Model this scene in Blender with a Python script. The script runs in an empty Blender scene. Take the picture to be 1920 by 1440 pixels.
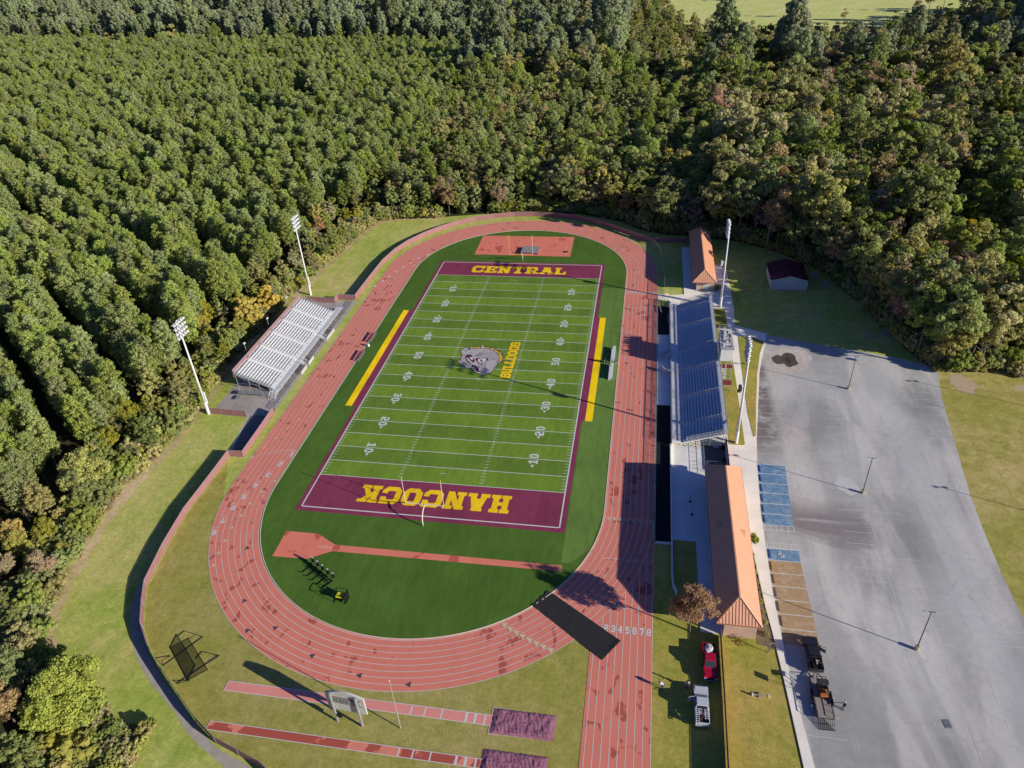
import bpy, bmesh, math, random
import numpy as np
from mathutils import Vector, Matrix, noise
from mathutils.geometry import tessellate_polygon
PI = math.pi
SC = bpy.context.scene
COL = SC.collection
rnd = random.Random(7)

# ------------------------------------------------------------------ world, sun, camera
SUN_EL = math.radians(18.9)
SUN_DIR = Vector((0.936 * math.cos(SUN_EL), -0.352 * math.cos(SUN_EL), math.sin(SUN_EL))).normalized()
w = bpy.data.worlds.new("World"); SC.world = w; w.use_nodes = True
nt = w.node_tree
bg = nt.nodes["Background"]
sky = nt.nodes.new("ShaderNodeTexSky"); sky.sky_type = 'NISHITA'; sky.sun_disc = False
sky.sun_elevation = SUN_EL
sky.sun_rotation = math.atan2(SUN_DIR.x, SUN_DIR.y)
sky.altitude = 200; sky.air_density = 1.0; sky.dust_density = 0.6; sky.ozone_density = 1.6
tint = nt.nodes.new("ShaderNodeMix"); tint.data_type = 'RGBA'; tint.blend_type = 'MULTIPLY'; tint.inputs[0].default_value = 1
tint.inputs[7].default_value = (.54, .74, 1.55, 1); nt.links.new(sky.outputs[0], tint.inputs[6])
nt.links.new(tint.outputs[2], bg.inputs[0]); bg.inputs[1].default_value = 0.048
sl = bpy.data.lights.new("sun", 'SUN'); sl.energy = 5.0; sl.angle = math.radians(0.5); sl.color = (1.0, 0.935, 0.80)
so = bpy.data.objects.new("sun", sl); COL.objects.link(so)
so.rotation_euler = SUN_DIR.to_track_quat('Z', 'Y').to_euler(); so.location = (80, -60, 60)
cd = bpy.data.cameras.new("camera"); cam = bpy.data.objects.new("camera", cd); COL.objects.link(cam)
SC.camera = cam
cd.sensor_fit = 'HORIZONTAL'; cd.sensor_width = 36; cd.lens = 36 * 1369.03 / 1920; cd.clip_end = 6000; cd.clip_start = 1
def cam_axes(yaw, pitch, roll):
    cy, sy, cp, sp = math.cos(yaw), math.sin(yaw), math.cos(pitch), math.sin(pitch)
    f = Vector((-sy * cp, cy * cp, sp)); r = Vector((cy, sy, 0)); u = r.cross(f)
    r2 = math.cos(roll) * r + math.sin(roll) * u; u2 = r2.cross(f)
    return r2, u2, f
CR, CU, CF = cam_axes(0.204225157, -0.588494871, -0.0622713650)
CP = Vector((36.6075, -147.4217, 93.349))
m = Matrix(((CR.x, CU.x, -CF.x, CP.x), (CR.y, CU.y, -CF.y, CP.y), (CR.z, CU.z, -CF.z, CP.z), (0, 0, 0, 1)))
cam.matrix_world = m
def view_uv(p):
    d = Vector(p) - CP; z = d.dot(CF)
    if z < 1: return None
    return (960 + 1369 * d.dot(CR) / z, 720 - 1369 * d.dot(CU) / z, z)
SC.render.engine = 'CYCLES'
SC.view_settings.view_transform = 'Standard'; SC.view_settings.look = 'None'; SC.view_settings.exposure = 0
SC.cycles.max_bounces = 5; SC.cycles.diffuse_bounces = 1; SC.cycles.glossy_bounces = 2; SC.cycles.transparent_max_bounces = 12
SC.cycles.transmission_bounces = 2

# ------------------------------------------------------------------ object helpers
def tag(o, label=None, cat=None, group=None, kind=None):
    if label: o['label'] = label
    if cat: o['category'] = cat
    if group: o['group'] = group
    if kind: o['kind'] = kind
    return o
def empty(name, loc, rz=0, label=None, cat=None, group=None):
    o = bpy.data.objects.new(name, None); COL.objects.link(o); o.location = loc; o.rotation_euler = (0, 0, rz)
    o.empty_display_size = 0.3
    return tag(o, label, cat, group)
def copy_tree(o, parent=None):
    c = o.copy(); COL.objects.link(c); c.parent = parent
    for ch in list(o.children): copy_tree(ch, c)
    return c
class MB:
    def __init__(s): s.v = []; s.f = []; s.mi = []
    def add(s, vs, fs, mi=0):
        b = len(s.v); s.v += [tuple(p) for p in vs]; s.f += [tuple(b + i for i in f) for f in fs]; s.mi += [mi] * len(fs); return s
    def box(s, x0, x1, y0, y1, z0, z1, mi=0):
        vs = [(x, y, z) for z in (z0, z1) for y in (y0, y1) for x in (x0, x1)]
        return s.add(vs, [(0, 2, 3, 1), (4, 5, 7, 6), (0, 1, 5, 4), (2, 6, 7, 3), (0, 4, 6, 2), (1, 3, 7, 5)], mi)
    def quad(s, a, b, c, d, mi=0): return s.add([a, b, c, d], [(0, 1, 2, 3)], mi)
    def rect(s, x0, x1, y0, y1, z, mi=0): return s.quad((x0, y0, z), (x1, y0, z), (x1, y1, z), (x0, y1, z), mi)
    def beam(s, p, q, wd, ht=None, up=(0, 0, 1), mi=0):
        p = Vector(p); q = Vector(q); ht = ht or wd; d = (q - p).normalized(); up = Vector(up)
        sd = d.cross(up)
        if sd.length < 1e-4: sd = d.cross(Vector((1, 0, 0)))
        sd.normalize(); u = sd.cross(d); a = sd * wd / 2; b = u * ht / 2
        vs = [p - a - b, p + a - b, p + a + b, p - a + b, q - a - b, q + a - b, q + a + b, q - a + b]
        return s.add(vs, [(0, 3, 2, 1), (4, 5, 6, 7), (0, 1, 5, 4), (1, 2, 6, 5), (2, 3, 7, 6), (3, 0, 4, 7)], mi)
    def tube(s, pts, rs, n=8, mi=0, cap=True):
        pts = [Vector(p) for p in pts]
        if not hasattr(rs, '__len__'): rs = [rs] * len(pts)
        b = len(s.v); ref = None
        for i, p in enumerate(pts):
            d = (pts[min(i + 1, len(pts) - 1)] - pts[max(i - 1, 0)]).normalized()
            if ref is None:
                ref = Vector((0, 0, 1)) if abs(d.z) < .9 else Vector((1, 0, 0))
            a = d.cross(ref).normalized(); c = a.cross(d)
            for k in range(n):
                t = 2 * PI * k / n; s.v.append(tuple(p + (a * math.cos(t) + c * math.sin(t)) * rs[i]))
        for i in range(len(pts) - 1):
            for k in range(n):
                k2 = (k + 1) % n
                s.f.append((b + i * n + k, b + i * n + k2, b + (i + 1) * n + k2, b + (i + 1) * n + k)); s.mi.append(mi)
        if cap:
            s.f.append(tuple(b + k for k in range(n))[::-1]); s.mi.append(mi)
            e = b + (len(pts) - 1) * n
            s.f.append(tuple(e + k for k in range(n))); s.mi.append(mi)
        return s
    def poly(s, pts, z, mi=0):
        vs = [Vector((p[0], p[1], 0)) for p in pts]
        tr = tessellate_polygon([vs]); b = len(s.v)
        s.v += [(p[0], p[1], z) for p in pts]
        for t in tr:
            a, c, d = [vs[i] for i in t]
            if (c - a).cross(d - a).z < 0: t = (t[0], t[2], t[1])
            s.f.append(tuple(b + i for i in t)); s.mi.append(mi)
        return s
    def prism(s, pts, z0, z1, mi=0):
        ar = sum(pts[i][0] * pts[(i + 1) % len(pts)][1] - pts[(i + 1) % len(pts)][0] * pts[i][1] for i in range(len(pts)))
        if ar < 0: pts = pts[::-1]
        s.poly(pts, z1, mi); n = len(pts)
        for i in range(n):
            a, b = pts[i], pts[(i + 1) % n]
            s.quad((a[0], a[1], z0), (b[0], b[1], z0), (b[0], b[1], z1), (a[0], a[1], z1), mi)
        return s
    def strip(s, A, B, z, mi=0, closed=False):
        n = len(A); b = len(s.v)
        s.v += [(p[0], p[1], z) for p in A] + [(p[0], p[1], z) for p in B]
        for i in range(n if closed else n - 1):
            j = (i + 1) % n
            s.f.append((b + i, b + j, b + n + j, b + n + i)); s.mi.append(mi)
        return s
    def build(s, name, mats, parent=None, smooth=False, bevel=0):
        me = bpy.data.meshes.new(name); me.from_pydata(s.v, [], s.f)
        if not isinstance(mats, (list, tuple)): mats = [mats]
        for mm in mats: me.materials.append(mm)
        if len(mats) > 1: me.polygons.foreach_set('material_index', s.mi)
        if smooth: me.polygons.foreach_set('use_smooth', [True] * len(me.polygons))
        bm = bmesh.new(); bm.from_mesh(me)
        if bevel: bmesh.ops.bevel(bm, geom=bm.edges[:], offset=bevel, segments=1, affect='EDGES', clamp_overlap=True)
        bm.normal_update(); bm.to_mesh(me); bm.free(); me.update()
        o = bpy.data.objects.new(name, me); COL.objects.link(o)
        if parent: o.parent = parent
        return o
def pieces(mb, name, mats, parent=None, smooth=False, bevel=0):
    # one object per connected piece
    par = list(range(len(mb.v)))
    def find(a):
        while par[a] != a: par[a] = par[par[a]]; a = par[a]
        return a
    for f in mb.f:
        r = find(f[0])
        for i in f[1:]: par[find(i)] = r
    grp = {}
    for f in mb.f: grp.setdefault(find(f[0]), []).append(f)
    out = []
    for fs in grp.values():
        ids = sorted({i for f in fs for i in f}); mp = {i: k for k, i in enumerate(ids)}; q = MB(); q.v = [mb.v[i] for i in ids]; q.f = [tuple(mp[i] for i in f) for f in fs]; q.mi = [0] * len(fs)
        out.append(q.build(name, mats, parent, smooth, bevel))
    return out
def upfix(o):      # flat sheets: all normals up
    me = o.data; bm = bmesh.new(); bm.from_mesh(me); bm.normal_update()
    fl = [f for f in bm.faces if f.normal.z < 0]
    bmesh.ops.reverse_faces(bm, faces=fl); bm.to_mesh(me); bm.free(); return o

# ------------------------------------------------------------------ materials
class NT:
    def __init__(s, name):
        s.m = bpy.data.materials.new(name); s.m.use_nodes = True; s.t = s.m.node_tree; s.n = s.t.nodes
        s.b = s.n["Principled BSDF"]; s.b.inputs["Specular IOR Level"].default_value = 0.25
        s.geo = s.n.new("ShaderNodeNewGeometry"); s.pos = s.geo.outputs["Position"]
    def l(s, a, b): s.t.links.new(a, b)
    def math(s, op, a, b=None, c=None):
        n = s.n.new("ShaderNodeMath"); n.operation = op
        for i, x in enumerate((a, b, c)):
            if x is None: continue
            if hasattr(x, 'links'): s.l(x, n.inputs[i])
            else: n.inputs[i].default_value = x
        return n.outputs[0]
    def xyz(s):
        n = s.n.new("ShaderNodeSeparateXYZ"); s.l(s.pos, n.inputs[0]); return n.outputs
    def vscale(s, v, sc):
        n = s.n.new("ShaderNodeVectorMath"); n.operation = 'MULTIPLY'; s.l(v, n.inputs[0]); n.inputs[1].default_value = sc; return n.outputs[0]
    def noise(s, scale, detail=4, rough=.55, vec=None, dist=0.0):
        n = s.n.new("ShaderNodeTexNoise"); n.inputs["Scale"].default_value = scale; n.inputs["Detail"].default_value = detail
        n.inputs["Roughness"].default_value = rough; n.inputs["Distortion"].default_value = dist
        s.l(vec if vec is not None else s.pos, n.inputs["Vector"]); return n.outputs["Fac"]
    def ramp(s, f, a, b):           # smooth step 0..1 between a and b
        n = s.n.new("ShaderNodeMapRange"); n.inputs[1].default_value = a; n.inputs[2].default_value = b; s.l(f, n.inputs[0]); return n.outputs[0]
    def col(s, c): 
        n = s.n.new("ShaderNodeRGB"); n.outputs[0].default_value = (*c, 1); return n.outputs[0]
    def mix(s, f, a, b, mode='MIX'):
        n = s.n.new("ShaderNodeMix"); n.data_type = 'RGBA'; n.blend_type = mode
        for i, x in ((0, f), (6, a), (7, b)):
            if hasattr(x, 'links'): s.l(x, n.inputs[i])
            elif isinstance(x, tuple): n.inputs[i].default_value = (*x, 1)
            else: n.inputs[i].default_value = x
        return n.outputs[2]
    def bright(s, c, f, amt):       # multiply colour by 1 +- amt following f (0..1)
        k = s.math('MULTIPLY_ADD', f, 2 * amt, 1 - amt)
        n = s.n.new("ShaderNodeVectorMath"); n.operation = 'SCALE'; s.l(c, n.inputs[0]); s.l(k, n.inputs[3]); return n.outputs[0]
    def bump(s, h, st=.3, d=.05):
        n = s.n.new("ShaderNodeBump"); n.inputs["Strength"].default_value = st; n.inputs["Distance"].default_value = d
        s.l(h, n.inputs["Height"]); s.l(n.outputs[0], s.b.inputs["Normal"])
    def out(s, c, rough=.8, metal=0, gain=1.0, spec=None):
        if spec is not None: s.b.inputs["Specular IOR Level"].default_value = spec
        if gain != 1.0 and not isinstance(c, tuple):
            g_ = s.n.new("ShaderNodeVectorMath"); g_.operation = 'SCALE'; s.l(c, g_.inputs[0]); g_.inputs[3].default_value = gain; c = g_.outputs[0]
        if isinstance(c, tuple): s.b.inputs["Base Color"].default_value = (*c, 1)
        else: s.l(c, s.b.inputs["Base Color"])
        s.b.inputs["Roughness"].default_value = rough; s.b.inputs["Metallic"].default_value = metal
        return s.m
def simple(name, c, rough=.7, metal=0, var=.12, scale=1.5, bump=0):
    n = NT(name); f = n.noise(scale, 5); cc = n.bright(n.col(c), f, var)
    if bump: n.bump(n.noise(scale * 6, 3), bump, .02)
    return n.out(cc, rough, metal)
# ---- surface materials
def mat_turf(name, base, alt=None, yard=False):
    n = NT(name); x, y, z = n.xyz()
    c = n.col(base)
    if yard:
        k = n.math('FLOOR', n.math('DIVIDE', n.math('ADD', y, 45.72 + 4.572 * 20), 4.572))
        b = n.math('MODULO', k, 2.0)
        c = n.mix(b, base, alt)
    f = n.noise(.09, 3); c = n.bright(c, f, .30)
    f2 = n.noise(1.0, 5, .65, n.vscale(n.pos, (1.0, .28, 1))); c = n.bright(c, f2, .34)
    seam_ = n.math('LESS_THAN', n.math('MODULO', n.math('ADD', x, 300), 4.572), .10); c = n.mix(n.math('MULTIPLY', seam_, .16), c, n.col((.02, .03, .01)))
    pan = n.math('MODULO', n.math('FLOOR', n.math('DIVIDE', n.math('ADD', x, 300), 4.572)), 2.0); c = n.bright(c, pan, .025)
    f3 = n.noise(6, 4, .75); c = n.bright(c, f3, .42)
    n.bump(f3, .25, .03)
    return n.out(c, .85, 0, 2.05, .04)
def mat_lawn(name, g1, g2, tan, tanamt=.5, bare=None):
    n = NT(name)
    a = n.noise(.045, 5, .6); b = n.noise(.35, 5, .65); d = n.noise(4.5, 4, .75); e = n.noise(1.3, 5, .65)
    c = n.mix(n.ramp(b, .35, .65), g1, g2)
    c = n.mix(n.math('MULTIPLY', n.ramp(n.math('ADD', n.math('MULTIPLY', a, .7), n.math('MULTIPLY', b, .3)), .44, .62), tanamt), c, n.col(tan))
    if bare: c = n.mix(n.ramp(n.math('ADD', n.math('MULTIPLY', a, .5), n.math('MULTIPLY', e, .5)), .6, .68), c, n.col(bare))
    c = n.bright(c, d, .6); c = n.bright(c, e, .42); c = n.bright(c, n.noise(.7, 3, .5, n.vscale(n.pos, (1, .12, 1))), .16)
    n.bump(d, .6, .08)
    return n.out(c, .9, 0, 2.3, .02)
def mat_track(name, base, wet, amt=.5, sc=.55):
    n = NT(name)
    f = n.noise(sc, 3, .5, n.vscale(n.pos, (1.0, .75, 1)), 0.4)
    g = n.noise(.06, 3, .5)
    s_ = n.math('ADD', f, n.math('MULTIPLY', g, .55))
    k = n.ramp(s_, 1.02 - amt * .2, 1.03 - amt * .2 + .03)
    c = n.col(base); c = n.bright(c, n.noise(.12, 4), .10); c = n.bright(c, n.noise(9, 2), .10)
    g2 = n.noise(.25, 4, .6, n.vscale(n.pos, (2.2, .15, 1)))
    c = n.bright(c, g2, .10)
    c = n.mix(n.math('MULTIPLY', k, .75), c, n.col(wet))
    n.bump(n.noise(40, 2), .15, .01)
    return n.out(c, .78, 0, 1.88, .08)
def mat_asphalt(name):
    n = NT(name); x, y, z = n.xyz()
    big = n.noise(.05, 5, .55); st = n.noise(.13, 5, .6, n.vscale(n.pos, (1, .22, 1)), .6); fine = n.noise(22, 2, .6)
    c = n.mix(n.ramp(big, .35, .65), (.205, .200, .192), (.345, .336, .320))
    c = n.mix(n.math('MULTIPLY', n.ramp(st, .46, .62), .65), c, n.col((.44, .42, .385)))
    # brown-black wear along the west rows, tan run-off lane beside it
    west = n.math('MULTIPLY', n.ramp(x, 66.5, 64.5), n.ramp(y, -33, -24))
    ed = n.noise(.35, 5, .65)
    c = n.mix(n.math('MULTIPLY', west, n.ramp(ed, .32, .52)), c, n.col((.15, .125, .118)))
    w2 = n.math('MULTIPLY', n.math('MULTIPLY', n.ramp(x, 65, 66.5), n.ramp(x, 72, 70)), n.ramp(y, -62, -40))
    c = n.mix(n.math('MULTIPLY', w2, n.math('MULTIPLY', n.ramp(n.noise(.11, 4), .40, .62), .8)), c, n.col((.40, .355, .32)))
    w3 = n.math('MULTIPLY', n.math('MULTIPLY', n.ramp(y, -60, -50), n.ramp(y, -42, -47)), n.ramp(x, 80, 76))
    c = n.mix(n.math('MULTIPLY', w3, n.ramp(n.noise(.14, 5, .6, n.vscale(n.pos, (.35, 1, 1)), .6), .5, .6)), c, n.col((.18, .16, .155)))
    # smooth pale wheel lanes
    w4 = n.math('MULTIPLY', n.ramp(x, 84, 88), n.ramp(x, 94, 90))
    c = n.mix(n.math('MULTIPLY', w4, .55), c, n.col((.38, .375, .36)))
    # paving seams and cracks
    sx = n.math('ADD', x, n.math('MULTIPLY', n.noise(.03, 2), 1.2))
    seam = n.math('LESS_THAN', n.math('MODULO', n.math('ADD', sx, 300), 4.9), .08)
    c = n.mix(n.math('MULTIPLY', seam, n.math('MULTIPLY', n.ramp(n.noise(.3, 2), .38, .55), .45)), c, n.col((.17, .16, .15)))
    v = n.n.new("ShaderNodeTexVoronoi"); v.feature = 'DISTANCE_TO_EDGE'; v.inputs["Scale"].default_value = .16
    wv = n.n.new("ShaderNodeTexNoise"); wv.inputs["Scale"].default_value = .6; wv.inputs["Detail"].default_value = 5
    n.l(n.pos, wv.inputs["Vector"])
    ad = n.n.new("ShaderNodeVectorMath"); ad.operation = 'MULTIPLY_ADD'; n.l(wv.outputs["Color"], ad.inputs[0]); ad.inputs[1].default_value = (2.4, 2.4, 0); n.l(n.pos, ad.inputs[2])
    n.l(ad.outputs[0], v.inputs["Vector"])
    crack = n.ramp(v.outputs["Distance"], .012, .004)
    c = n.mix(n.math('MULTIPLY', crack, .20), c, n.col((.16, .155, .15)))
    c = n.bright(c, fine, .14); c = n.bright(c, n.noise(.9, 5, .65), .16)
    n.bump(fine, .3, .02)
    return n.out(c, .85, 0, 1.95, .1)
def mat_concrete(name, base, jx=1.83, jy=1.83, dirt=.25):
    n = NT(name); x, y, z = n.xyz()
    c = n.bright(n.col(base), n.noise(.22, 5, .6), dirt); c = n.bright(c, n.noise(12, 3), .08)
    slab = n.noise(.5, 0, 0, n.vscale(n.pos, (1, 1, 0)))
    if jx:
        a = n.math('LESS_THAN', n.math('MODULO', n.math('ADD', x, 300), jx), .05)
        b = n.math('LESS_THAN', n.math('MODULO', n.math('ADD', y, 300), jy), .05)
        c = n.mix(n.math('MULTIPLY', n.math('MAXIMUM', a, b), .45), c, n.col(tuple(k * .45 for k in base)))
    return n.out(c, .85, 0, 1.65, .1)
TURF_A, TURF_B = (.110, .178, .022), (.086, .146, .021)
M_FIELD = mat_turf("turf_field", TURF_A, TURF_B, True)
M_TURF = mat_turf("turf_outfield", (.052, .100, .017))
M_TURF_SIDE = mat_turf("turf_side", (.088, .145, .032))
M_MAROON = mat_turf("turf_maroon", (.155, .030, .058))
M_YEL = mat_turf("turf_yellow", (.62, .42, .008))
M_YEL2 = mat_turf("turf_gold", (.60, .385, .012))
M_WLINE = simple("white_line_paint", (.80, .82, .78), .8, var=.06, scale=3)
M_TLINE = simple("track_line_paint", (.80, .72, .64), .8, var=.25, scale=1.2)
M_CURB = simple("cream_track_curb", (.80, .74, .58), .7, var=.1)
M_TRACK = mat_track("track_rubber", (.49, .155, .112), (.25, .045, .030), .62)
M_RUN_A = mat_track("runway_pink", (.52, .20, .165), (.42, .12, .09), .2)
M_RUN_B = mat_track("runway_wet", (.50, .17, .12), (.22, .032, .022), 1.55, .35)
M_APRON = mat_track("apron_rubber", (.52, .155, .105), (.32, .06, .04), .75, .40)
M_TRI = simple("exchange_mark_cream", (.80, .66, .42), .8)
M_TRID = simple("exchange_mark_slate", (.12, .09, .13), .8)
M_LAWN = mat_lawn("lawn_west", (.180, .225, .040), (.240, .268, .058), (.37, .295, .125), .6)
M_LAWN_S = mat_lawn("lawn_inner", (.165, .160, .034), (.215, .195, .050), (.26, .205, .09), .55)
M_LAWN_E = mat_lawn("lawn_east", (.155, .165, .026), (.20, .20, .036), (.30, .21, .065), .8)
M_LAWN_FE = mat_lawn("lawn_far_east", (.175, .165, .040), (.24, .21, .055), (.34, .26, .12), .9, (.46, .34, .20))
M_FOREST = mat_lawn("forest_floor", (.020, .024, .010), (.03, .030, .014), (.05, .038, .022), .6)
M_MEADOW = mat_lawn("meadow_grass", (.29, .33, .10), (.35, .36, .12), (.42, .37, .18), .7)
M_EDGE = mat_lawn("rough_verge_grass", (.19, .17, .06), (.25, .21, .09), (.38, .29, .18), .9, (.42, .27, .18))
M_ASPH = mat_asphalt("asphalt_lot")
M_CONC = mat_concrete("concrete_plaza", (.74, .685, .59), 3.0, 3.0)
M_WALK = mat_concrete("concrete_sidewalk", (.70, .65, .57), 0, 0)
M_PATIO = mat_concrete("concrete_patio", (.62, .60, .56), 1.5, 2.0)
M_APATH = mat_concrete("asphalt_path", (.16, .145, .14), 0, 0, .4)
M_LSLAB = mat_concrete("old_concrete_pad", (.30, .27, .25), 3.2, 3.2, .5)
M_BLACKBED = simple("black_bed_surface", (.020, .021, .022), .9, var=.3, scale=3)  # plain near-black ground surface
M_FADE = simple("faded_line_paint", (.72, .71, .67), .85, var=.2, scale=2)
def mat_paint(name, base, wear, amt):
    n = NT(name); f = n.noise(1.1, 6, .7); g = n.noise(.3, 3)
    c = n.mix(n.ramp(n.math('ADD', n.math('MULTIPLY', f, .7), n.math('MULTIPLY', g, .3)), amt, amt + .14), base, wear)
    return n.out(n.bright(c, n.noise(14, 2), .12), .8, 0, 1.65, .1)
M_BLUE = mat_paint("blue_bay_paint", (.105, .195, .31), (.22, .30, .37), .46)
M_BROWN = mat_paint("tan_bay_paint", (.34, .225, .12), (.40, .31, .21), .48)

# ---- ground sheets
def sheet(name, pts, z, m, kind='structure'):
    b = MB(); b.poly(pts, z); o = b.build(name, m)
    if kind: o['kind'] = kind
    return o
def slab(name, pts, z0, z1, m, kind='structure', parent=None):
    b = MB(); b.prism(pts, z0, z1); o = b.build(name, m, parent)
    if kind: o['kind'] = kind
    return o
sheet('ground', [(-2500, -600), (2500, -600), (2500, 3500), (-2500, 3500)], -.05, M_FOREST)
LEFT_EDGE = [(-33.5, 92.5), (-47.5, 91), (-56, 87.4), (-59, 75.2), (-60.5, 58.3), (-62, 49.3), (-62, 38.0), (-64, 27.4), (-64, 0), (-63, -11), (-61, -28.6), (-60.5, -39.2), (-61, -45.6), (-61.3, -53.1), (-61.4, -59.2), (-59.8, -68.8), (-58, -77.3), (-56, -82.7), (-53.5, -88.6), (-49.0, -93.0), (-42.7, -94.8), (-38.4, -97.2), (-34.5, -101.5), (-33, -108), (-34, -125), (-30, -160)]
RIGHT_EDGE = [(300, -260), (320, -60), (170, -4), (128, 9), (119, 6.3), (108.7, 3.6), (102.2, 3.0), (98.2, 13.7), (95, 26.6), (92.4, 38), (86.2, 56), (76, 68), (66, 75), (50, 79.5), (42, 80), (35, 84), (28, 91), (14, 97), (-1.0, 98.5), (-18, 96.5)]
CLEAR = LEFT_EDGE + RIGHT_EDGE
sheet('lawn', CLEAR, -.03, M_LAWN)
def offs(pts, d):        # outward strip along an open polyline (left side = +)
    out = []
    for i, p in enumerate(pts):
        a = pts[max(i - 1, 0)]; b = pts[min(i + 1, len(pts) - 1)]
        t = Vector((b[0] - a[0], b[1] - a[1])).normalized(); out.append((p[0] + t.y * d, p[1] - t.x * d))
    return out
def dens(pts, step=2.0):
    o = []
    for a, b in zip(pts[:-1], pts[1:]):
        L = math.dist(a, b); n = max(1, int(L / step))
        o += [(a[0] + (b[0] - a[0]) * i / n, a[1] + (b[1] - a[1]) * i / n) for i in range(n)]
    return o + [pts[-1]]
E1 = dens(LEFT_EDGE); r1 = random.Random(3)
inn = [(p[0] + r1.uniform(-.5, .5), p[1] + r1.uniform(-.5, .5)) for p in offs(E1, -1.6)]
b = MB(); b.strip(inn, offs(E1, 4.0), -.016); upfix(b.build('verge', M_EDGE))['kind'] = 'structure'
sheet('inner_lawn', [(40.9, -120), (40.9, -56), (-40, -56), (-45.3, -44), (-45.3, -59.6), (-44.2, -68.5), (-42.5, -76.7), (-40.6, -80.4), (-38.2, -84.5), (-34.7, -88.1), (-30.9, -91.1), (-25.8, -94.8), (-21.2, -98.1), (-16.8, -100.6), (-9.2, -102.9), (0, -110), (10, -120)], -.018, M_LAWN_S)
sheet('east_lawn', [(40.5, -130), (62, -130), (59, -70), (57, -50), (40.5, -50)], -.008, M_LAWN_E)
sheet('far_east_lawn', [(94, 6), (92, -60), (90, -130), (260, -200), (300, -60), (169, -4), (128, 8), (119, 5.5), (108.7, 3), (102, 4)], -.012, M_LAWN_FE)
sheet('meadow', [(25, 800), (48, 590), (60, 505), (90, 450), (150, 432), (185, 436), (215, 475), (250, 490), (290, 515), (380, 560), (520, 780), (300, 900)], -.03, M_MEADOW)

# ---- infield, track
R0, YC = 31.95, 49.3
def capsule(r, n=48):
    pts = []
    for k in range(n + 1):
        t = PI * k / n; pts.append((r * math.cos(t), YC + r * math.sin(t)))
    for k in range(n + 1):
        t = PI + PI * k / n; pts.append((r * math.cos(t), -YC + r * math.sin(t)))
    return pts
R1 = 40.85
trk = [(p[0], p[1]) for p in capsule(R1)]
# the main straight runs on south as a chute
trk2 = []
for p in trk:
    if p[1] < -YC - .01 and p[0] > 31.5:
        continue
    trk2.append(p)
b = MB(); b.poly(capsule(R1), .006); tr = b.build('running_track', M_TRACK); tr['kind'] = 'structure'
slab('sprint_chute', [(31.75, -130), (R1, -130), (R1, -YC), (31.75, -YC)], .0, .010, M_TRACK)
sheet('infield_turf', capsule(R0 - .05), .020, M_TURF)
sheet('side_turf', [(25.6, -62.8), (27.2, -62.8), (30.2, -59), (31.85, -50), (31.85, 40), (25.6, 40)], .024, M_TURF_SIDE)
sheet('field_border', [(-25.35, -56.0), (25.4, -56.0), (25.4, -23), (26.1, -23), (26.1, 22.6), (25.4, 22.6), (25.4, 55.7), (-25.35, 55.7), (-25.35, 22.9), (-26.3, 22.9), (-26.3, -22.5), (-25.35, -22.5)], .030, M_MAROON)
b = MB(); b.rect(26.1, 27.65, -23, 22.6, .034); b.rect(-27.85, -26.3, -22.5, 22.9, .034)
b.build('team_area_stripe', M_YEL)['kind'] = 'structure'
sheet('playing_field', [(-24.384, -45.72), (24.384, -45.72), (24.384, 45.72), (-24.384, 45.72)], .036, M_FIELD)
# field lines
b = MB(); LZ = .044; lw = .075
def hl(y, x0, x1, wd=lw): b.rect(x0, x1, y - wd, y + wd, LZ)
def vl(x, y0, y1, wd=lw): b.rect(x - wd, x + wd, y0, y1, LZ)
S = 24.384; E = 54.864
for k in range(-10, 11): hl(k * 4.572, -S + .13, S - .13)
for sx in (-1, 1): b.rect(sx * S - .13, sx * S + .13, -E, E, LZ)
for sy in (-1, 1): b.rect(-S + .13, S - .13, sy * E - .13, sy * E + .13, LZ)
for k in range(-49, 50):
    if k % 5 == 0: continue
    y = k * .9144
    for sx in (-1, 1):
        b.rect(min(sx * (S - .2), sx * (S - .95)), max(sx * (S - .2), sx * (S - .95)), y - .055, y + .055, LZ)
        b.rect(sx * 8.128 - .38, sx * 8.128 + .38, y - .055, y + .055, LZ)
for k in range(-9, 10):
    for sx in (-1, 1): b.rect(sx * 8.128 - .07, sx * 8.128 + .07, k * 4.572 - .38, k * 4.572 - lw, LZ); b.rect(sx * 8.128 - .07, sx * 8.128 + .07, k * 4.572 + lw, k * 4.572 + .38, LZ)
for y in (-42.9, 42.9): b.rect(-.5, .5, y - .06, y + .06, LZ)
for y in (-9.144, 9.144):
    for s_ in (-1, 1):
        for t in (-1, 1): b.quad((-.45 * s_ * t - .08, y - .45, LZ + .003 + .003 * t), (-.45 * s_ * t + .08, y - .45, LZ + .003 + .003 * t), (.45 * s_ * t + .08, y + .45, LZ + .003 + .003 * t), (.45 * s_ * t - .08, y + .45, LZ + .003 + .003 * t)) if s_ == 1 else None
upfix(b.build('field_line', M_WLINE))['kind'] = 'structure'
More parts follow.
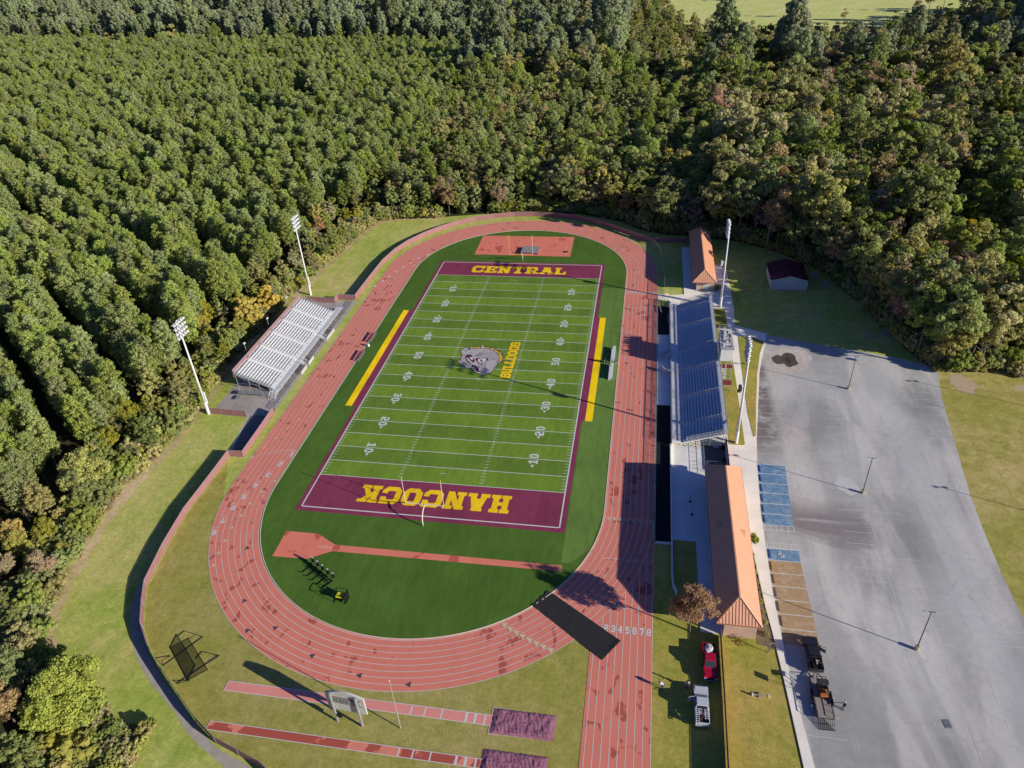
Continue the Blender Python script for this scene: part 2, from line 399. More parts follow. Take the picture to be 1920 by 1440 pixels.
# track curb + lane lines
b = MB(); cs = capsule(R0 + .07, 64); cs2 = capsule(R0 - .07, 64); n_ = len(cs)
b.strip(cs, cs2, .07, closed=True); b.strip(cs, cs, .02)
for i in range(n_):
    j = (i + 1) % n_
    b.quad((*cs[i], .0), (*cs[j], .0), (*cs[j], .07), (*cs[i], .07)); b.quad((*cs2[i], .0), (*cs2[j], .0), (*cs2[j], .07), (*cs2[i], .07))
o = b.build('track_curb', M_CURB); tag(o, 'cream raised curb ring along the inside edge of the red running track', 'kerb')
b = MB(); TZ = .020
LANE = 1.067
for k in range(0, 9):
    r = R0 + .30 + k * LANE; wd = .055
    b.strip(capsule(r + wd, 64), capsule(r - wd, 64), TZ, closed=True)
    b.rect(r - wd, r + wd, -130, -YC - (math.sqrt(max(0, 40.8 ** 2 - r ** 2)) * .0 + (math.sqrt(max(0, (R0 + .3 + 8 * LANE) ** 2 - r ** 2)))) , TZ) if k < 8 else b.rect(r - wd, r + wd, -130, -YC, TZ)
for y in (-51.2, -61.0, -70.95, 36.9, 28.65): b.rect(32.25, 40.8, y - .05, y + .05, TZ + .004)
upfix(b.build('lane_line', M_TLINE))['kind'] = 'structure'
def arc_pt(lane, y=None, x=None, frac=.5):       # centre of a lane at a given y (left side, x<0)
    r = R0 + .3 + (lane - 1 + frac) * LANE
    return r
# ------------------------------------------------------------------ lettering painted on the turf
def octo(x0, y0, x1, y1, c): return [(x0 + c, y0), (x1 - c, y0), (x1, y0 + c), (x1, y1 - c), (x1 - c, y1), (x0 + c, y1), (x0, y1 - c), (x0, y0 + c)]
def rc(x0, y0, x1, y1): return [(x0, y0), (x1, y0), (x1, y1), (x0, y1)]
# glyph: (width, list of filled polygons, list of cut polygons, list of re-filled polygons); height 10
GL = {
 'H': (10, [rc(1, 0, 4, 10), rc(6, 0, 9, 10), rc(0, 0, 4.7, 2), rc(5.3, 0, 10, 2), rc(0, 8, 4.7, 10), rc(5.3, 8, 10, 10), rc(3, 3.9, 7, 6.1)], [], []),
 'A': (11, [rc(0, 0, 4.6, 2), rc(6.4, 0, 11, 2), [(1, 1), (4, 1), (7.4, 10), (3.6, 10)], [(7, 1), (10, 1), (7.4, 10), (3.6, 10)], rc(2.6, 2.9, 8.4, 4.7), rc(2.6, 8.2, 8, 10)], [], []),
 'N': (10.5, [rc(1, 0, 3.8, 10), rc(6.9, 0, 9.6, 10), rc(0, 0, 4.7, 2), rc(0, 8, 4, 10), rc(5.8, 8, 10.5, 10), [(1.2, 10), (4.4, 10), (9.6, 0), (6.4, 0)]], [], []),
 'C': (10, [octo(0, 0, 10, 10, 2.2)], [octo(3, 2.4, 7.2, 7.6, .6), rc(6.5, 4, 11, 6.0)], [rc(7.1, 6.3, 10, 10)]),
 'O': (10, [octo(0, 0, 10, 10, 2.3)], [octo(3.2, 2.4, 6.8, 7.6, .6)], []),
 'K': (10.5, [rc(1, 0, 4, 10), rc(0, 0, 5, 2), rc(0, 8, 5, 10), [(3.2, 3.4), (3.2, 5.8), (6.4, 9), (9.6, 9), (5.6, 5)], [(4.2, 5.4), (6.6, 6.4), (10, 1), (7, 1)], rc(5.6, 8.2, 10.4, 10), rc(5.6, 0, 10.5, 1.9)], [], []),
 'E': (9.5, [rc(1, 0, 4, 10), rc(0, 0, 9.2, 2.1), rc(0, 7.9, 9.2, 10), rc(3, 4.1, 6.4, 5.9), rc(6, 3.2, 7.4, 6.8), rc(7.2, 0, 9.4, 3.4), rc(7.2, 6.6, 9.4, 10)], [], []),
 'T': (10, [rc(3.5, 0, 6.5, 10), rc(2.2, 0, 7.8, 2), rc(0, 7.8, 10, 10), rc(0, 5.9, 2.1, 10), rc(7.9, 5.9, 10, 10)], [], []),
 'R': (10.5, [rc(1, 0, 4, 10), rc(0, 0, 5, 2), rc(0, 8, 4, 10), [(2, 3.8), (8, 3.8), (9.6, 5.2), (9.6, 8.6), (8.2, 10), (2, 10)], [(5, 4.4), (7.9, 4.4), (9.2, 1.6), (6.2, 1.6)], rc(6.2, 0, 10.6, 2)], [rc(4, 5.7, 6.7, 8)], []),
 'L': (9, [rc(1, 0, 4, 10), rc(0, 0, 9, 2.1), rc(0, 8, 5, 10), rc(6.9, 0, 9, 4.2)], [], []),
 'B': (9.6, [[(0, 0), (8, 0), (9.6, 1.5), (9.6, 4), (8.7, 5), (9.6, 6), (9.6, 8.5), (8, 10), (0, 10), (0, 8), (1, 8), (1, 2), (0, 2)]], [rc(3.8, 2, 6.7, 4.1), rc(3.8, 5.9, 6.7, 8)], []),
 'U': (10, [rc(0, 8, 4.6, 10), rc(5.4, 8, 10, 10), [(.9, 10), (.9, 2), (2.9, 0), (7.1, 0), (9.1, 2), (9.1, 10)]], [rc(3.8, 2.3, 6.2, 10.1)], []),
 'D': (9.8, [[(0, 0), (7.6, 0), (9.8, 2.2), (9.8, 7.8), (7.6, 10), (0, 10), (0, 8), (1, 8), (1, 2), (0, 2)]], [octo(3.8, 2.1, 6.8, 7.9, .5)], []),
 'G': (10, [octo(0, 0, 10, 10, 2.2)], [octo(3, 2.3, 7.2, 7.7, .6), rc(6.5, 4.6, 11, 6.1)], [rc(7.1, 6.4, 10, 10), rc(5.2, 3.6, 10, 5.2), rc(7.1, 0, 10, 5)]),
 'S': (9.4, [octo(0, 0, 9.4, 10, 2)], [rc(2.9, 6, 6.5, 7.9), rc(6.4, 5.9, 10, 6.8), rc(2.9, 2.1, 6.5, 4), rc(-1, 3.2, 3, 4.1)], []),
 '0': (7.4, [octo(0, 0, 7.4, 10, 1.9)], [octo(2.3, 2, 5.1, 8, .7)], []),
 '1': (6, [rc(1.9, 0, 4.5, 10), rc(.2, 0, 6, 1.7), [(.2, 7), (2.2, 7), (2.2, 8.8), (.2, 8.6)]], [], []),
 '2': (7.4, [octo(0, 0, 7.4, 10, 1.7), rc(0, 0, 7.4, 2)], [rc(2.3, 5.7, 5.1, 8.2), rc(-1, 5.6, 2.4, 6.8), [(2.9, 2), (7.5, 2), (7.5, 4.6), (5.4, 4.2)]], []),
 '3': (7.4, [octo(0, 0, 7.4, 10, 1.7)], [rc(2.2, 6, 5.0, 8.1), rc(-1, 5.9, 2.6, 6.9), rc(2.2, 1.9, 5.0, 4.1), rc(-1, 3.1, 2.4, 4.2), rc(-1, 4, 1.9, 6.2), [(6.8, 5), (7.6, 5.6), (7.6, 4.4)]], []),
 '4': (7.6, [rc(4, 0, 6.4, 10), rc(2.9, 0, 7.4, 1.6), [(0, 2.6), (0, 4.6), (4, 10), (6.2, 10), (2.4, 4.4), (7.6, 4.4), (7.6, 2.6)]], [], []),
 '5': (7.4, [octo(0, 0, 7.4, 6.4, 1.6), rc(0, 4.8, 2.3, 10), rc(0, 7.9, 7, 10)], [rc(2.2, 1.9, 5.0, 4.6), rc(-1, 2.7, 2.3, 4.6)], []),
 '6': (7.4, [octo(0, 0, 7.4, 10, 1.7)], [rc(2.3, 1.9, 5.1, 4.4), rc(2.3, 6, 5.1, 8.1), rc(5, 5.9, 8, 7.2)], []),
 '7': (7.4, [rc(0, 7.8, 7.4, 10), [(1.6, 0), (4.4, 0), (7.4, 8), (4.6, 8)], rc(0, 6.4, 1.9, 10)], [], []),
 '8': (7.4, [octo(0, 0, 7.4, 10, 1.7)], [rc(2.3, 1.8, 5.1, 4.1), rc(2.3, 6, 5.1, 8.2), [(-.1, 4.4), (.7, 5), (-.1, 5.6)], [(7.5, 4.4), (6.7, 5), (7.5, 5.6)]], []),
}
def inside(p, poly):
    x, y = p; c = False; n = len(poly); j = n - 1
    for i in range(n):
        xi, yi = poly[i]; xj, yj = poly[j]
        if (yi > y) != (yj > y) and x < (xj - xi) * (y - yi) / (yj - yi) + xi: c = not c
        j = i
    return c
_gc = {}
def glyph_cells(ch, res=.25):
    if ch in _gc: return _gc[ch]
    wd, A, B, C_ = GL[ch]; rows = []; ny = int(10 / res); nx = int(wd / res + .999)
    for j in range(ny):
        y = (j + .5) * res; i = 0; run = None
        for i in range(nx + 1):
            x = (i + .5) * res
            on = i < nx and (((any(inside((x, y), q) for q in A)) and not any(inside((x, y), q) for q in B)) or any(inside((x, y), q) for q in C_))
            if on and run is None: run = i
            if not on and run is not None: rows.append([run, i, j, j + 1]); run = None
    # merge identical runs of consecutive rows
    mer = []
    for r in rows:
        for q in mer:
            if q[0] == r[0] and q[1] == r[1] and q[3] == r[2]: q[3] = r[3]; break
        else: mer.append(list(r))
    _gc[ch] = (wd, [(a * res, b_ * res, c * res, d * res) for a, b_, c, d in mer]); return _gc[ch]
def put_text(mb, txt, org, right, up, height, z, width=None, gap=1.1, adv=None):
    ws = [glyph_cells(c)[0] for c in txt]; tot = sum(ws) + gap * (len(txt) - 1)
    sy = height / 10; sx = (width / tot) if width else sy
    x = -tot / 2; R_ = Vector(right); U_ = Vector(up); O = Vector(org)
    for c, wd in zip(txt, ws):
        for a, b_, c0, c1 in glyph_cells(c)[1]:
            P4 = [O + R_ * ((x + q) * sx) + U_ * ((r - 5) * sy) for q, r in ((a, c0), (b_, c0), (b_, c1), (a, c1))]
            mb.quad(*[(p.x, p.y, z) for p in P4])
        x += wd + gap
b = MB(); put_text(b, "HANCOCK", (0.1, -50.1), (-1, 0), (0, -1), 4.7, .046, 29.2, .9)
upfix(b.build('hancock_lettering', M_YEL2))['kind'] = 'structure'
b = MB(); put_text(b, "CENTRAL", (-.1, 50.25), (1, 0), (0, 1), 4.6, .046, 28.6, .7)
upfix(b.build('central_lettering', M_YEL2))['kind'] = 'structure'
b = MB(); put_text(b, "BULLDOGS", (6.1, 0), (0, 1), (-1, 0), 2.5, .052, 16.4, .35)
upfix(b.build('bulldogs_lettering', M_YEL2))['kind'] = 'structure'
b = MB()
for sx in (-1, 1):
    up = (-sx, 0); rt = (0, sx)
    for k in range(1, 10):
        v = (k if k <= 5 else 10 - k); y = -45.72 + k * 9.144
        for i, ch in enumerate(f"{v}0"):
            oy = y + sx * (-.92 if i == 0 else .92)
            put_text(b, ch, (sx * 17.1, oy), rt, up, 1.9, .050, 1.25)
        if v < 5:
            d = -1 if k < 5 else 1; yy = y + d * 1.85
            q = [(sx * 17.1 - .38, yy), (sx * 17.1 + .38, yy), (sx * 17.1, yy + d * .8)]
            if d > 0: q = q
            b.add([(p[0], p[1], .050) for p in q], [(0, 1, 2) if d > 0 else (0, 2, 1)])
upfix(b.build('yard_number', M_WLINE))['kind'] = 'structure'
# lane numbers and exchange marks on the track
b = MB()
for k in range(8):
    x = R0 + .3 + (k + .5) * LANE
    if k > 0: put_text(b, str(k + 1), (x, -75.05), (1, 0), (0, 1), 1.3, .030, .64)
    put_text(b, str(k + 1), (x, 37.9), (1, 0), (0, 1), 1.1, .030, .66)
num = [(-32.8, -40.6), (-34.0, -43.7), (-35.1, -47.1), (-36.2, -50.4), (-37.0, -53.7), (-37.6, -57.0), (-37.8, -60.3), (-37.8, -63.4)]
def polar(x, y):
    cy = -YC if y < -YC else (YC if y > YC else y)
    d = Vector((x, y - cy)); r = d.length; d.normalize(); return cy, r, d
for k, (x, y) in enumerate(num):
    cy, r, d = polar(x, y); r = R0 + .3 + (k + .5) * LANE; t = Vector((d.y, -d.x)); t = t if t.y < 0 else -t
    o = Vector((0, cy)) + d * r
    put_text(b, str(k + 1), (o.x, o.y), (d.x * 1, d.y * 1) if False else (-t.y, t.x) if (-t.y * 1) < 0 else (t.y, -t.x), (t.x, t.y), 1.35, .030, .75)
    e = o - t * 1.15
    p0 = e - d * LANE / 2; p1 = e + d * LANE / 2
    b.quad((p0.x, p0.y, .030), (p1.x, p1.y, .030), (p1.x - t.x * .09, p1.y - t.y * .09, .030), (p0.x - t.x * .09, p0.y - t.y * .09, .030))
for k, (x, y) in enumerate([(-40.7, 36.9), (-39.6, 40.3), (-38.6, 43.5), (-37.4, 46.9), (-36.2, 50.3), (-35.0, 53.7), (-33.3, 57.1), (-31.0, 60.1)]):
    b.rect(x - .35, x + .35, y - .45, y + .45, .030)
for k, (x, y) in enumerate([(-40.7, 28.1), (-39.5, 31.7), (-38.5, 35.0), (-37.6, 38.3), (-36.5, 41.8), (-35.4, 45.0), (-34.1, 48.3), (-33.0, 51.7)]):
    b.rect(x - .5, x + .5, y - .09, y + .09, .032)
rr = random.Random(5)
for k in range(26):      # start stagger ticks on the far right curve
    r = R0 + .3 + rr.randrange(8) * LANE; t = math.radians(rr.uniform(-2, 34)); t2 = t + .012
    A = [(r * math.cos(q), YC + r * math.sin(q)) for q in (t, t2)]; B = [((r + LANE) * math.cos(q), YC + (r + LANE) * math.sin(q)) for q in (t, t2)]
    wd = .10 / r
    b.quad(*[((r + dr) * math.cos(q), YC + (r + dr) * math.sin(q), .031) for dr, q in ((.05, t), (LANE - .05, t), (LANE - .05, t + wd), (.05, t + wd))])
# curved break line
pts = [(-41.0, -42.25), (-39.8, -41.5), (-38.6, -40.8), (-37.2, -40.2), (-35.7, -39.65), (-34.2, -39.3), (-32.6, -39.1)]
b.strip(pts, [(p[0], p[1] + .1) for p in pts], .034)
upfix(b.build('lane_number', M_WLINE))['kind'] = 'structure'
def tri_mark(mb, x, y, sgn=1, s=1.0, z=.033):
    cy, r, d = polar(x, y); t = Vector((-d.y, d.x)) * sgn; o = Vector((x, y))
    q = [o - d * .42 * s, o + d * .42 * s, o + t * .75 * s]
    mb.add([(p.x, p.y, z) for p in q], [(0, 1, 2)])
b = MB()
for x, y in [(-36.3, -29.0), (-37.4, -32.6), (-38.6, -35.8), (-39.7, -39.1), (-40.7, -42.5), (-32.8, -49.0), (-33.9, -52.2), (-34.5, -55.7), (-34.8, -58.9), (-34.9, -62.1), (-34.6, -65.3), (-34.3, -68.2), (-33.7, -71.0)]: tri_mark(b, x, y, -1)
for k in range(8):
    r = R0 + .3 + (k + .5) * LANE; a = math.radians(-56.5 + k * .9); tri_mark(b, r * math.cos(a), -YC + r * math.sin(a), 1, 1.25)
    tri_mark(b, R0 + .3 + (k + .5) * LANE, -51.4, -1, .8)
upfix(b.build('exchange_mark', M_TRI))['kind'] = 'structure'
b = MB()
for x, y in [(-21.2, -82.9), (-17.0, -81.8), (-9.1, -85.8), (-.8, -88.0), (6.8, -88.4), (-24.5, -77.5), (-29.6, -66.5)]: tri_mark(b, x, y, -1, 1.1)
upfix(b.build('zone_mark', M_TRID))['kind'] = 'structure'

# ------------------------------------------------------------------ midfield emblem (painted, flat)
def S2(u, v): return (u, v)
M_EG = simple("emblem_grey", (.60, .565, .56), .85, var=.1, scale=1.2)
M_ED = simple("emblem_shade", (.50, .465, .475), .85, var=.1)
M_EM = simple("emblem_maroon", (.13, .025, .045), .85)
M_EY = simple("emblem_gold", (.88, .58, .05), .85)
M_EW = simple("emblem_white", (.78, .78, .76), .85)
def grow(pts, d):
    ar = sum(pts[i][0] * pts[(i + 1) % len(pts)][1] - pts[(i + 1) % len(pts)][0] * pts[i][1] for i in range(len(pts)))
    if ar < 0: pts = pts[::-1]
    out = []; n = len(pts)
    for i in range(n):
        a, p, c = Vector(pts[i - 1]), Vector(pts[i]), Vector(pts[(i + 1) % n])
        e1 = (p - a).normalized(); e2 = (c - p).normalized(); nn = Vector((e1.y + e2.y, -e1.x - e2.x))
        if nn.length < .2: nn = Vector((e1.y, -e1.x))
        out.append(tuple(p + nn.normalized() * d))
    return out
def smooth(pts, it=2):
    for _ in range(it):
        o = []
        for i in range(len(pts)):
            a, c = pts[i], pts[(i + 1) % len(pts)]
            o += [(a[0] * .75 + c[0] * .25, a[1] * .75 + c[1] * .25), (a[0] * .25 + c[0] * .75, a[1] * .25 + c[1] * .75)]
        pts = o
    return pts
ez = [.056]
def lay(mb, pts, sm=1):
    ez[0] += .0022; P = [S2(*p) for p in (smooth(pts, sm) if sm else pts)]; mb.poly(P, ez[0])
eg, ed_, em, ey, ew = MB(), MB(), MB(), MB(), MB()
def px(pts):       # sketch units of the emblem drawing -> metres on the field
    return [(.0115781 * x + .0055038 * y - 12.6127 - 1.065e-6 * x * y - 4.013e-7 * y * y, .00092391 * x - .02266705 * y + 12.62294 + 1.918e-6 * y * y) for x, y in pts]
lay(em, px([(440, 470), (470, 400), (560, 362), (760, 340), (940, 372), (1060, 410), (1180, 470), (1245, 560), (1245, 640), (1215, 715), (1120, 730), (1130, 640), (1090, 560), (900, 440), (600, 410)]))
lay(ey, px([(455, 450), (490, 405), (600, 372), (760, 358), (930, 388), (1050, 425), (1165, 490), (1225, 575), (1225, 640), (1205, 690), (1150, 690), (1150, 600), (1080, 510), (900, 430), (640, 415)]))
head = [(290, 460), (330, 430), (395, 378), (450, 395), (450, 440), (560, 420), (760, 395), (940, 425), (1060, 480), (1130, 560), (1155, 620), (1135, 640), (1110, 740), (1080, 800), (1030, 850), (1000, 910), (940, 965), (890, 965), (880, 960), (820, 1000), (740, 990), (650, 950), (600, 930), (560, 880), (520, 830), (490, 850), (430, 860), (390, 830), (380, 790), (320, 770), (240, 720), (225, 690), (260, 670), (300, 690), (295, 620), (320, 560), (340, 530), (290, 490)]
lay(em, px(grow(head, 14))); lay(eg, px(head))
lay(ed_, px([(300, 640), (330, 560), (400, 500), (430, 520), (370, 600), (400, 690), (520, 790), (500, 840), (430, 850), (395, 780), (320, 740)]))
lay(ed_, px([(640, 540), (900, 470), (1070, 490), (1140, 600), (1120, 650), (1060, 660), (900, 640), (760, 600), (620, 600)]))
lay(em, px([(380, 590), (430, 540), (520, 540), (560, 590), (600, 670), (610, 700), (570, 725), (520, 690), (480, 640), (440, 600), (410, 620), (440, 680), (530, 750), (500, 760), (410, 690)]))
lay(ew, px([(480, 595), (570, 600), (565, 650), (540, 672), (500, 630)]))
lay(em, px([(600, 630), (700, 615), (900, 620), (915, 640), (870, 700), (800, 740), (740, 800), (700, 770), (650, 690)]))
lay(ew, px([(680, 640), (760, 625), (870, 630), (850, 690), (780, 720), (740, 745), (690, 720), (668, 680)]))
lay(em, px([(740, 640), (765, 640), (745, 665), (790, 690), (770, 715), (720, 690), (730, 660)]), 0)
lay(ed_, px([(760, 740), (830, 700), (930, 660), (1090, 660), (1090, 740), (1060, 810), (1000, 850), (930, 900), (880, 900), (840, 830), (830, 770), (790, 800), (770, 860)]))
lay(eg, px([(850, 740), (940, 680), (1080, 670), (1075, 740), (1040, 800), (980, 840), (930, 880), (890, 880), (855, 820)]))
lay(em, px([(500, 780), (560, 770), (640, 800), (690, 850), (690, 930), (660, 940), (610, 850), (540, 810)]))
lay(ew, px([(500, 790), (535, 790), (530, 815), (505, 815)])); lay(ew, px([(560, 815), (600, 830), (620, 860), (580, 850)]), 0)
for t in ([(700, 750), (745, 760), (735, 785), (705, 780)], [(702, 800), (740, 800), (735, 835), (706, 830)], [(695, 845), (738, 842), (735, 880), (700, 880)], [(690, 888), (745, 888), (740, 925), (700, 925)], [(650, 950), (730, 935), (725, 962), (660, 965)], [(900, 950), (990, 920), (940, 962)]):
    lay(em, px(grow(t, 8)), 0); lay(ew, px(t), 0)
for t in ([(515, 378), (575, 400), (530, 425), (515, 420)], [(740, 385), (790, 340), (812, 385), (780, 405)], [(955, 430), (1025, 392), (1015, 440), (990, 448)], [(1130, 510), (1180, 500), (1195, 520), (1160, 535)], [(1115, 695), (1210, 710), (1135, 722)]):
    lay(em, px(grow(t, 9)), 0); lay(ew, px(t), 0)
def crease(pts, wd=5):
    P = px(pts); A = []; B = []
    for i, p in enumerate(P):
        a = Vector(P[max(i - 1, 0)]); c = Vector(P[min(i + 1, len(P) - 1)]); t = (c - a).normalized(); k = wd * .009 * (1 if 0 < i < len(P) - 1 else .3)
        A.append(S2(p[0] + t.y * k, p[1] - t.x * k)); B.append(S2(p[0] - t.y * k, p[1] + t.x * k))
    ez[0] += .0022; em.strip(A, B, ez[0])
crease([(600, 580), (700, 530), (800, 480), (910, 445)]); crease([(620, 590), (720, 550), (820, 520), (890, 520)]); crease([(930, 640), (1030, 655), (1130, 640)]); crease([(640, 590), (700, 578), (780, 580)])
crease([(480, 500), (540, 515), (620, 512)]); crease([(400, 720), (450, 780), (500, 800)]); crease([(830, 750), (830, 820), (870, 900), (890, 950)]); crease([(380, 490), (430, 455), (450, 400)])
for mb_, nm, m_ in ((eg, 'emblem_face', M_EG), (ed_, 'emblem_shadow_tone', M_ED), (em, 'emblem_outline', M_EM), (ey, 'emblem_collar', M_EY), (ew, 'emblem_white_detail', M_EW)):
    upfix(mb_.build(nm, m_))['kind'] = 'structure'

# ------------------------------------------------------------------ aprons, runways
sheet('high_jump_apron', [(-16.3, 76.2), (14.1, 76.2), (14.3, 60.8), (-16.0, 60.9)], .030, M_APRON)
sheet('vault_runway', [(-24.5, -61.4), (-18.4, -61.4), (-14.3, -63.6), (25.8, -63.5), (25.8, -64.8), (-14.2, -65.1), (-18.1, -67.4), (-24.4, -67.5)], .030, M_APRON)
b = MB()
for k in range(7): b.rect(-17.0 + k * .38, -16.9 + k * .38, -64.5 - (.35 if k == 3 else .12), -64.2 + (.35 if k == 3 else .1), .036)
for x0, y0, y1, x1 in ((-20.1, -93.0, -91.4, 19.4), (-19.6, -98.95, -97.6, 19.3)):
    b.rect(x0, x1, y1 - .10, y1, .036); b.rect(x0, x1, y0, y0 + .10, .036); b.rect(x0, x0 + .1, y0 + .1, y1 - .1, .036)
    for x, wd in ((8.0, .1), (9.95, .1), (12.35, .1), (15.85, .17), (17.1, .17), (18.45, .12)): b.rect(x - wd, x + wd, y0 + .1, y1 - .1, .036)
b.build('runway_line', M_WLINE)['kind'] = 'structure'
sheet('long_jump_runway', [(-20.1, -93.0), (19.6, -93.0), (19.6, -91.4), (-20.1, -91.4)], .028, M_RUN_A)
sheet('triple_jump_runway', [(-19.6, -98.95), (19.6, -98.95), (19.6, -97.6), (-19.6, -97.6)], .028, M_RUN_B)

# ------------------------------------------------------------------ east side paving
PARKW = [(67.4, 16.9), (65.6, 8), (63.9, -.9), (62.3, -14), (60.9, -25), (60.1, -33.2), (59.4, -46.8), (59.35, -54.5), (59.3, -65.9), (59.6, -72.9), (59.9, -79.2), (60.6, -87.2), (61.2, -93.5), (63, -112), (65, -130)]
PARKE = [(95, -130), (95, -66), (95.1, -57.1), (95.5, -49), (96.3, -38.4), (98.4, -22.8), (100.4, -8), (102.3, 1.5), (103.2, 4.4)]
sheet('parking_lot', PARKW + PARKE + [(97.4, 7.9), (86.5, 11.1), (77.3, 13.5)], .010, M_ASPH)
SWALK = [(57.0, -54.3), (57.5, -61.8), (57.9, -68.2), (58.4, -72.7), (59.1, -81.8), (59.8, -92.9), (61.6, -112), (63.6, -130)]
slab('plaza', [(43.95, 36.6), (48.0, 37.4), (48.0, 69.7), (51.0, 69.8), (51.0, 57.8), (57.8, 57.6), (60.4, 55.2), (60.7, 30.7), (60.2, 21.0), (67.8, 17.3)] + PARKW[:8] + [(57.0, -54.6), (47.9, -56.2), (47.9, -29.0), (43.95, -29.0)], -.02, .10, M_CONC)
slab('sidewalk', [(59.36, -54.52), (57.0, -54.62)] + SWALK[1:] + PARKW[:7:-1][:-1] if False else [(57.0, -54.62)] + SWALK[1:] + [(65, -130), (63, -112), (61.2, -93.5), (60.6, -87.2), (59.9, -79.2), (59.6, -72.9), (59.3, -65.9), (59.35, -54.62)], -.02, .115, M_WALK)
slab('north_path', [(40.95, 33.9), (43.9, 33.9), (43.9, 37.6), (40.95, 36.8)], -.02, .09, M_CONC)
slab('patio', [(43.95, -29.2), (50.9, -29.2), (50.9, -39.9), (51.2, -74), (47.9, -74), (47.9, -55.4), (43.95, -55.4)], -.02, .115, M_PATIO)
sheet('black_bed', [(41.05, 14.9), (43.85, 14.9), (43.85, 30), (41.05, 30)], .02, M_BLACKBED)
sheet('black_strip', [(41.05, -56.4), (43.85, -56.4), (43.85, -15.6), (41.05, -15.6)], .02, M_BLACKBED)
slab('ramp_landing', [(41.05, -15.5), (43.85, -15.5), (43.85, 14.8), (41.05, 14.8)], -.02, .06, M_PATIO)
slab('stand_lawn', [(55.4, 29.9), (58.3, 29.7), (58.35, 19), (58.5, -2.9), (58.4, -27.6), (58.0, -28), (55.3, -28)], .0, .13, M_LAWN_E)
slab('island_lawn', [(60.5, 15.4), (63.7, 15.4), (66.5, 13.4), (65.0, 8), (63.4, -1.5), (61.9, -14), (60.8, -24.6), (60.3, -25), (59.9, -17), (60.0, -8.6), (60.2, 2)], .0, .135, M_LAWN_E)
sheet('planting_bed', [(56.35, -54.8), (57.0, -54.8), (57.5, -62), (58.3, -72.6), (58.5, -75.5), (56.0, -75.0)], .02, simple("bark_mulch", (.26, .20, .13), .95, var=.4, scale=3))
sheet('outer_path', [(-25.6, -97.0), (-22.7, -99.2), (-19.7, -101.0), (-17.0, -102.2), (-14.5, -103.4), (-6, -106.5), (0, -113), (5, -112), (-7, -104.2), (-16.6, -101.2), (-21.0, -98.8), (-25.6, -95.5), (-30.8, -91.9), (-34.6, -88.9), (-38.2, -85.2), (-40.9, -81), (-42.8, -77), (-43.6, -73), (-44.8, -73), (-44.2, -78), (-42.4, -82), (-39.2, -86.6), (-35.6, -90.3), (-31.5, -93.4)], -.008, M_APATH if False else simple("outer_path_concrete", (.52, .47, .40), .9, var=.3, scale=.8))
sheet('visitor_pad', [(-57.7, -28.6), (-48.5, -29.0), (-43.4, -27.5), (-43.0, 27.5), (-49.5, 27.2), (-57.5, 27.2)], -.010, M_LSLAB)
sheet('visitor_path', [(-45.9, -42.3), (-43.0, -42.3), (-42.9, -28), (-48.2, -28.3), (-47.5, -34)], -.006, M_APATH)
b = MB(); b.strip([(-48.5, -28.5), (-47.7, -34), (-46.1, -42.2)], [(-48.2, -28.5), (-47.4, -34), (-45.8, -42.2)], -.002); upfix(b.build('path_edging', M_FADE))['kind'] = 'structure'
# painted bays
BY = [-33.4, -36.15, -38.9, -41.6, -44.4, -47.1, -49.85]
def xw(y):
    P = [(a, c) for a, c in PARKW]
    for (xa, ya), (xb, yb) in zip(P[:-1], P[1:]):
        if ya >= y >= yb: return xa + (xb - xa) * (y - ya) / (yb - ya)
    return 60
def bay(y0, y1): return [(xw(y0) + .15, y0), (xw(y1) + .15, y1), (xw(y1) + 5.2, y1), (xw(y0) + 5.2, y0)]
b = MB(); b.poly(bay(-33.4, -49.85), .014); b.poly(bay(-55.45, -58.05), .014); upfix(b.build('blue_parking_bay', M_BLUE))['kind'] = 'structure'
b = MB(); b.poly(bay(-58.05, -74.6), .014); upfix(b.build('tan_parking_bay', M_BROWN))['kind'] = 'structure'
b = MB(); LB = .018
for y in BY + [-55.45, -58.05, -60.85, -63.55, -66.3, -69.0, -71.75]:
    b.rect(xw(y) + .15, xw(y) + 5.25, y - .07, y + .07, LB)
for ya, yb in ((-49.95, -51.1), (-54.1, -55.3)):
    b.rect(xw(ya) + .15, xw(ya) + 5.25, yb - .06, yb + .06, LB)
    if yb == -55.3: b.rect(xw(ya) + .15, xw(ya) + 5.25, ya - .06, ya + .06, LB)
    for k in range(6): x = xw(ya) + .3 + k * .98; b.rect(x - .06, x + .06, yb + .06, ya - .07, LB)
b.build('bay_line', M_WLINE)['kind'] = 'structure'
b = MB()
for k in range(18):
    y = -2.9 - k * 2.72 + 8.2
    if y < -32: break
    if y > 3: continue
    b.rect(xw(y) + .2, xw(y) + 5.3, y - .05, y + .05, LB)
for k in range(28):
    y = 1.8 - k * 2.72; cx = 81.9 - (3.9 * min(1, max(0, (-6 - y) / 34)))
    for s_ in (-1, 1):
        if rr.random() < .34: continue
        b.rect(cx + .3 * s_ - (5 if s_ < 0 else 0), cx + .3 * s_ + (5 if s_ > 0 else 0), y - .045, y + .045, LB)
for k in range(26):
    y = -2.8 - k * 2.72; xe = 99.9 - 5 * min(1, max(0, (-8 - y) / 45))
    if rr.random() < .3: continue
    b.rect(xe - 5.2, xe, y - .045, y + .045, LB)
for k in range(5):
    y = -76.5 - k * 3.0; b.rect(xw(y) + .2, xw(y) + 5.2, y - .045, y + .045, LB)
b.build('faded_bay_line', M_FADE)['kind'] = 'structure'
CL = [(81.9, -6.2), (80.0, -21.6), (78.3, -37.9), (77.9, -44.6), (77.8, -61.5), (78.2, -72.6), (78.8, -80)]
